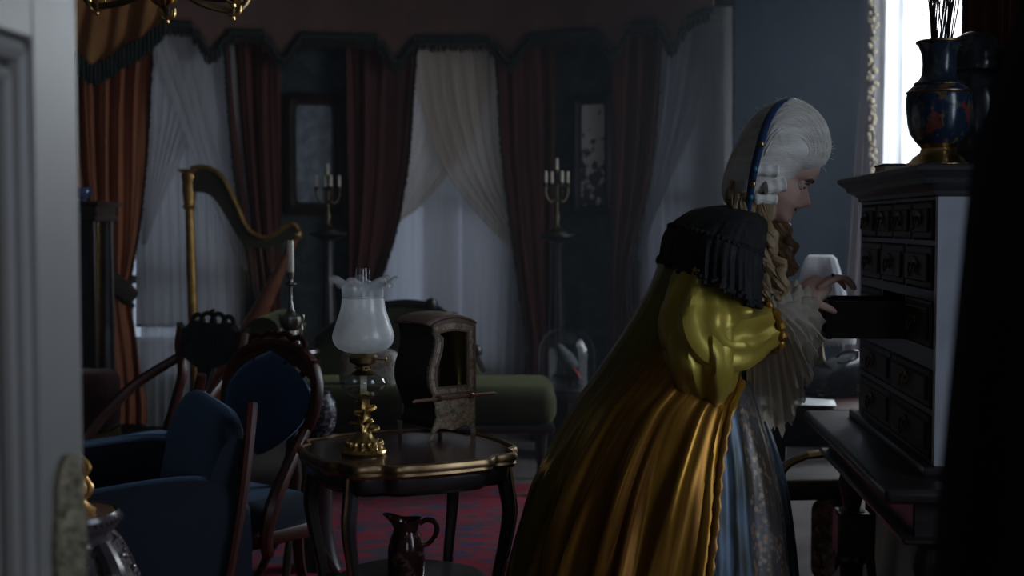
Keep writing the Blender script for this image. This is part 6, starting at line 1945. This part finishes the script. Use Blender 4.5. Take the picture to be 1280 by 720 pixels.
g = MB(); g.grid(110, 64, lambda u, v: wigp(2 * PI * u - PI, lerp(-PI / 2 + 0.0005, PI / 2 - 0.0005, v)), cu=True)
wig = part(g, 'wig', M['wig'])
g = MB()
for i in range(420):
    ph = random.uniform(-1.2, 0.4)
    a0 = random.uniform(-0.5, 0.3); a1 = a0 + random.uniform(0.8, 1.9)
    dphi = random.uniform(-0.3, 0.3)
    k = random.uniform(0.997, 1.012)
    g.tube([wigp(lerp(a0, a1, t_ / 7), ph + dphi * t_ / 7, k) for t_ in range(8)], [0.0005, 0.0010, 0.0010, 0.0004], 4)
for i in range(240):
    ph = random.uniform(-1.3, 0.3); a0 = random.uniform(1.2, 2.6); a1 = a0 + random.uniform(0.6, 1.2)
    k = random.uniform(0.997, 1.012)
    g.tube([wigp(lerp(a0, a1, t_ / 7), ph, k) for t_ in range(8)], [0.0005, 0.0010, 0.0010, 0.0004], 4)
for i in range(46):   # fly-away hairs
    a0 = random.uniform(-0.6, 2.6); ph = random.uniform(-0.5, 0.5)
    p0 = wigp(a0, ph, 0.99); d = (p0 - W(*WC)).normalized()
    ln = random.uniform(0.008, 0.024)
    side = Vector((random.uniform(-1, 1), random.uniform(-0.5, 0.5), random.uniform(-1, 0.5))) * 0.5
    g.tube([p0 + d * ln * t_ * 0.7 + side * ln * t_ * t_ for t_ in (0, 0.3, 0.6, 1.0)], [0.0005, 0.0004, 0.0003], 3)
o = part(g, 'wig_strands', M['wig'], wig); o['kind'] = 'stuff'
for (x0, y0, d0), (x1, y1, d1), r in (((946, 236, -0.096), (972, 232, -0.090), 0.018), ((930, 214, -0.104), (962, 216, -0.108), 0.016), ((934, 250, -0.09), (962, 250, -0.086), 0.014)):
    g = MB()
    A, B = W(x0, y0, d0), W(x1, y1, d1)
    ax = (B - A).normalized()
    n_ = 120
    e1 = ax.orthogonal().normalized(); e2 = ax.cross(e1)
    g.tube([A.lerp(B, k / 16) for k in range(17)], [r * (0.95 + 0.06 * math.sin(k * 0.9)) * (0.8 if k in (0, 16) else 1) for k in range(17)], 16)
    part(g, 'side_roll', M['wig'])


def lock(pts, r0, r1, turns, amp, ph=0.0):
    g = MB()
    c = spline(pts, 14)
    n = len(c)
    q = []
    for i, p in enumerate(c):
        t_ = i / (n - 1)
        a = ph + turns * 2 * PI * t_
        am = amp * min(1, t_ * 3)
        q.append(p + Vector((math.cos(a) * am, math.sin(a) * am, 0.3 * am * math.cos(2 * a))))
    g.tube(q, [r0 * 0.7, r0, r0, r0 * 0.9, r1], 8, sq=0.75)
    for j in range(4):
        o1 = Vector((random.uniform(-1, 1), random.uniform(-1, 1), 0)).normalized() * r0 * 0.95
        g.tube([p + o1 * (0.7 + 0.5 * math.sin(i * 0.3 + j)) for i, p in enumerate(q)], [0.0016, 0.002, 0.0012], 4)
    return part(g, 'curl', M['blond'])


random.seed(11)
for k in range(11):     # near side fall over shoulder and chest
    x = 908 + k * 3.9 + random.uniform(-3, 3)
    lock([W(x + 6, 243 + random.uniform(-4, 6), -0.085 + 0.002 * k), W(x + 4, 280, -0.11), W(x + 8 + random.uniform(-6, 6), 315, -0.135), W(x + 10 + random.uniform(-8, 6), 345 + random.uniform(-8, 14), -0.16), W(x + 10 + random.uniform(-4, 8), 365 + random.uniform(-14, 12), -0.165)], 0.013, 0.004, random.uniform(2.5, 4), 0.009, k)
for k in range(7):      # far side, lit from behind by the window
    x = 968 + k * 5.4
    lock([W(x - 26, 262, 0.045), W(x - 9 + random.uniform(-2, 2), 292, 0.06), W(x + random.uniform(-3, 3), 318, 0.06), W(x - 2 + random.uniform(-2, 4), 352 + random.uniform(-8, 8), 0.06)], 0.010, 0.004, random.uniform(2.5, 3.5), 0.008, k * 1.3)
for k in range(6):      # back hair
    x = 912 + k * 7
    lock([W(x, 226, -0.06 + 0.02 * k), W(x - 2, 250, -0.05 + 0.02 * k), W(x + 2, 275, -0.06 + 0.02 * k), W(x + 6, 300, -0.07 + 0.02 * k)], 0.014, 0.006, 2, 0.008, k * 2.1)
g = MB(); g.tube(spline([W(996, 124, 0.03), W(985, 125, -0.02), W(965, 135, -0.062), W(949, 158, -0.092), W(938, 190, -0.112), W(931, 220, -0.112), W(927, 252, -0.10), W(925, 272, -0.10)], 7), [0.009, 0.011, 0.012, 0.012, 0.011, 0.008], 8, up=(0, 0, 1), sq=0.45)
rb_ = part(g, 'hair_ribbon', M['ribbon'])
g = MB()
for k, (x, y, d) in enumerate([(940, 184, -0.122), (932, 214, -0.122), (930, 232, -0.12), (928, 248, -0.112)]):
    g = MB(); g.ball(W(x, y, d), 0.008, 8); part(g, 'ribbon_jewel', pm('turquoise_bead', (0.02, 0.16, 0.26), rough=0.15) if k % 2 else M['brass'], rb_)

# ---- gown
LV = [(288, 846, 944, 0.13), (320, 829, 950, 0.185), (360, 812, 948, 0.19), (400, 790, 940, 0.19), (440, 764, 932, 0.20), (470, 744, 936, 0.235), (500, 723, 946, 0.27), (560, 690, 966, 0.31), (620, 662, 979, 0.34), (720, 634, 991, 0.39), (926, 588, 1014, 0.46)]
TL = [(r[0], r[1]) for r in LV]; TF = [(r[0], r[2]) for r in LV]; TA = [(r[0], r[3]) for r in LV]
TE = [(288, 935), (360, 942), (420, 926), (470, 908), (500, 890), (560, 875), (620, 866), (720, 847), (926, 800)]


def pleat(x):
    # sharp silky ridges with broad valleys
    s = math.sin(x)
    return (abs(s) ** 1.6) * (1 if s > 0 else -0.7)


RIDGE = [(0.02, 0.02, 0.018, 0.05), (0.075, 0.10, 0.030, 0.095), (0.135, 0.165, 0.018, 0.06), (0.185, 0.215, 0.022, 0.085), (0.235, 0.262, 0.014, 0.06), (0.275, 0.315, 0.022, 0.085),
         (0.33, 0.365, 0.016, 0.055), (0.375, 0.41, 0.025, 0.085), (0.43, 0.455, 0.02, 0.06)] + [(0.48 + 0.058 * k, 0.49 + 0.057 * k, 0.024, 0.06 + 0.03 * (k % 2)) for k in range(9)]


def gown(u, v, inner=False, y0=288.0):
    py = lerp(y0, 924, v)
    l, f, ay = stab(TL, py), stab(TF, py), stab(TA, py)
    if inner:
        l += 46; ay *= 0.88
    cx, ax = (l + f) / 2, (f - l) / 2
    z = max(RZ + 0.004, P(cx, py, WY).z)
    w = max(0.0, min(1.0, (py - 430) / 180))
    if inner:
        th = 2 * PI * u
        fold = 0.045 * w * pleat(th * 9 + 0.8 * math.sin(v * 3) + 0.6) + 0.014 * w * math.sin(th * 31 + 2 * v)
    else:
        e = min(0.98, max(-0.9, (stab(TE, py) - cx) / ax))
        te = math.acos(e)
        th = te + u * (2 * PI - 2 * te * 0.9)
        fold = 0.0
        for (ua, ub, wd_, am) in RIDGE:
            uc = lerp(ua, ub, v) + 0.010 * math.sin(v * 7 + ua * 40)
            d_ = (u - uc) / (wd_ * (0.55 + 0.6 * v))
            sh = math.exp(-(d_ * d_)) if d_ < 0 else math.exp(-(d_ * d_) * 3.2)
            fold += am * sh * (0.8 + 0.35 * math.sin(v * 9 + ua * 60))
        fold = (0.15 + 0.85 * w) * (fold - 0.035) + 0.022 * nz(u * 14, v * 5, 2.2) + 0.010 * nz(u * 45, v * 8, 1.2) * w
        if u < 0.02:
            fold += 0.012
    X = W(cx, py).x + ax * 0.002 * math.cos(th) * (1 + fold)
    return Vector((X, WY - ay * math.sin(th) * (1 + fold * 0.9), z))


g = MB(); g.grid(260, 150, lambda u, v: gown(u, v))
robe = g.build('robe', M['robe'], woman, world=True)
solid(robe, 0.004)
g = MB(); g.tube([gown(0.0, lerp(0.28, 0.99, k / 70)) + Vector((0.004, -0.006, 0)) for k in range(71)], [0.010 + 0.003 * math.sin(k * 1.9) for k in range(71)], 8, sq=0.6)
part(g, 'ruched_trim', M['silk_gold'], robe)
g = MB(); g.grid(240, 60, lambda u, v: gown(u, v, True, 470), cu=True)
solid(part(g, 'petticoat', M['petticoat']), 0.003)
# bunched silk at the hip below the sleeve


def hip(u, v):
    a = 2 * PI * u
    py = lerp(365, 500, v)
    rx = stab([(365, 34), (400, 44), (435, 45), (465, 38), (485, 27), (500, 15)], py)
    cx = stab([(365, 868), (400, 862), (440, 862), (480, 866), (500, 870)], py)
    ry = stab([(365, 0.08), (400, 0.125), (440, 0.13), (470, 0.105), (500, 0.05)], py)
    f = 0.10 * pleat(a * 5 + 1.8 * v + 0.5 * math.sin(7 * v)) + 0.06 * pleat(a * 11 - 3 * v) + 0.12 * nz(math.cos(a) * 2, math.sin(a) * 2, v * 4)
    return W(cx + rx * math.cos(a) * (1 + f), py + 3 * math.sin(a * 2 + 3 * v), -0.17 + ry * math.sin(a) * (1 + f))


g = MB(); g.grid(90, 40, hip, cu=True); part(g, 'hip_drapery', M['silk_olive'])


# sleeves
def sleeve(cp, rad, name, seed):
    c = spline(cp, 9)
    n = len(c)
    g = MB()
    tmpb = MB(); tmpb.tube(c, rad, 56, caps=False, up=UPY)
    for i, v in enumerate(tmpb.v):
        r_, k_ = divmod(i, 56)
        t_ = r_ / (n - 1); a = 2 * PI * k_ / 56
        f = 0.09 * pleat(5 * a + 2.0 * t_ + seed + 0.8 * math.sin(5 * t_)) + 0.05 * pleat(9 * a - 4 * t_ + seed) + 0.12 * nz(math.cos(a) * 1.8 + seed, math.sin(a) * 1.8, t_ * 5) + 0.05 * abs(nz(math.cos(a) * 5 + seed, math.sin(a) * 5, t_ * 11))
        w = min(1, t_ * 4) * (1 - max(0, t_ - 0.85) / 0.15 * 0.6)
        tmpb.v[i] = v + (v - c[r_]) * f * w * 1.5
    o = part(tmpb, name, M['silk_olive'])
    solid(o, 0.003)
    return c, o


rad_n = [0.048, 0.062, 0.082, 0.098, 0.094, 0.080, 0.068, 0.060]
c_, so = sleeve([W(892, 296, -0.145), W(876, 340, -0.18), W(867, 385, -0.20), W(876, 412, -0.205), W(906, 412, -0.185), W(940, 400, -0.15)], rad_n, 'sleeve', 0.5)
ax = (c_[-1] - c_[-3]).normalized()
e1 = Vector((0, 1, 0)); e1 = (e1 - ax * e1.dot(ax)).normalized(); e2 = ax.cross(e1)
g = MB(); g.tube([c_[-1] + (e1 * math.cos(a) + e2 * math.sin(a)) * (0.061 + 0.004 * math.sin(a * 14)) for a in [2 * PI * k / 80 for k in range(81)]], [0.010 + 0.0025 * math.sin(k * 1.1) for k in range(81)], 8)
part(g, 'sleeve_cuff', M['silk_gold'], so)
c2_, so2 = sleeve([W(908, 304, 0.145), W(902, 345, 0.18), W(900, 390, 0.20), W(912, 418, 0.205), W(940, 420, 0.185)], [0.06, 0.072, 0.08, 0.08, 0.07, 0.058], 'sleeve', 2.5)


def ruffle(c, ax, r0, L, fwd, name, mat, waves=11, amp=0.022, seed=0.0, n=150):
    e1 = Vector((0, 1, 0)); e1 = (e1 - ax * e1.dot(ax)).normalized(); e2 = ax.cross(e1)
    if e2.z < 0:
        e2 = -e2

    def f(u, v):
        a = 2 * PI * u
        o = e1 * math.cos(a) + e2 * math.sin(a)
        dn = 0.5 - 0.5 * math.sin(a)
        ln = L * (0.22 + 0.78 * dn ** 0.8) * (1 + 0.03 * math.sin(waves * a * 2 + seed) + 0.06 * nz(u * 20, seed) + 0.02 * math.sin(a * 61))
        wv = 0.75 * amp * v * (math.sin(waves * a + seed + 1.5 * v) + 0.35 * math.sin(round(waves * 2.3) * a + seed * 2))
        return c + o * (r0 + 0.035 * v ** 0.7 + wv) + ax * (fwd * v + 0.2 * wv) + Vector((0, 0, -ln * v ** 1.1 * (0.25 + 0.75 * dn)))
    g = MB(); g.grid(n, 14, f, cu=True)
    o = part(g, name, mat)
    return o


wr = W(992, 382, -0.06); el = W(940, 400, -0.15)
axn = (wr - el).normalized()
ruffle(el + axn * 0.0, axn, 0.050, 0.185, 0.02, 'lace_cuff', M['lace'], 15, 0.010, 0.3)
ruffle(el.lerp(wr, 0.15), axn, 0.050, 0.165, 0.03, 'lace_cuff', M['lace'], 13, 0.011, 4.3)
ruffle(el.lerp(wr, 0.30), axn, 0.046, 0.14, 0.035, 'lace_cuff', M['lace'], 14, 0.011, 1.7)
ruffle(el.lerp(wr, 0.45), axn, 0.044, 0.11, 0.035, 'lace_cuff', M['lace'], 14, 0.010, 5.1)
ruffle(el.lerp(wr, 0.60), axn, 0.040, 0.085, 0.035, 'lace_cuff', M['lace'], 13, 0.009, 2.9)
ruffle(el.lerp(wr, 0.8), axn, 0.034, 0.055, 0.03, 'lace_cuff', M['lace'], 12, 0.008, 3.6)
wr2 = W(992, 416, 0.16); el2 = W(940, 420, 0.185)
ax2 = (wr2 - el2).normalized()
ruffle(el2.lerp(wr2, 0.35), ax2, 0.04, 0.10, 0.05, 'lace_cuff', M['lace2'], 12, 0.010, 0.9)
ruffle(el2.lerp(wr2, 0.8), ax2, 0.035, 0.085, 0.04, 'lace_cuff', M['lace2'], 12, 0.010, 2.2)
# bodice front
g = MB()
g.grid(40, 20, lambda u, v: W(lerp(900, 944, 0.5) + 34 * math.cos(lerp(-1.5, 1.5, u)) * 1.0, lerp(300, 475, v), 0.13 * math.sin(lerp(-1.5, 1.5, u)) * (1 - 0.25 * v)))
part(g, 'bodice', pm('ivory_bodice_silk', (0.35, 0.27, 0.16), (0.25, 0.17, 0.08), scale=20, rough=0.5))
# black lace cape


def cape(u, v):
    a = 2 * PI * u
    cx = stab([(0, 930), (0.25, 915), (0.6, 893), (1, 887)], v)
    hx = stab([(0, 26), (0.25, 44), (0.6, 57), (1, 60)], v)
    cy = stab([(0, 262), (0.25, 272), (0.6, 306), (1, 352)], v)
    tl = stab([(0, 5), (0.5, 18), (1, 30)], v)
    hy = stab([(0, 0.07), (0.25, 0.18), (0.6, 0.262), (1, 0.305)], v)
    sc = 6 * v * v * abs(math.sin(a * 7)) + 3 * v * v * math.sin(a * 23)
    rf = 1 + 0.02 * v * math.sin(a * 16) + 0.015 * v * math.sin(a * 41)
    return W(cx + hx * math.cos(a) * rf, cy + tl * math.cos(a) + sc, -hy * math.sin(a) * rf)


g = MB(); g.grid(170, 26, cape, cu=True); cp2 = part(g, 'lace_cape', M['black_lace']); solid(cp2, 0.003)
g = MB()
for i in range(90):
    a = i / 90
    p = cape(a, 1.0)
    g.ball(p, 0.010, 6, (1, 1, 0.7))
for i in range(60):
    a = i / 60
    g.ball(cape(a, 0.55), 0.008, 6)
o = part(g, 'lace_edge', M['black_lace'], cp2)
o['kind'] = 'stuff'
# ring
g = MB(); q = W(1036, 347, -0.041); g.tube([q + Vector((0.0, 0.0098 * math.cos(a), 0.0098 * math.sin(a))) for a in [2 * PI * k / 20 for k in range(21)]], 0.0016, 6); rg = part(g, 'finger_ring', M['brass'])
g = MB(); g.ball(q + Vector((-0.002, -0.008, 0.008)), 0.0045, 8); part(g, 'ring_stone', pm('garnet', (0.12, 0.01, 0.03), rough=0.1), rg)
# ================================================================== thin haze hanging in the room
m_, nt_, N_, L_ = _nodes('room_haze')
N_.remove(N_['Principled BSDF'])
vs_ = N_.new('ShaderNodeVolumeScatter'); vs_.inputs['Density'].default_value = 0.016; vs_.inputs['Anisotropy'].default_value = 0.35
vs_.inputs['Color'].default_value = (0.78, 0.88, 1.0, 1)
L_.new(vs_.outputs[0], N_['Material Output'].inputs['Volume'])
g = MB(); g.box((-0.45, 6.35, 1.55), (5.0, 4.5, 3.06))
hz = g.build('haze', m_, None, smooth=False)
tag(hz, 'thin bluish haze filling the air of the room', 'haze', kind='stuff')
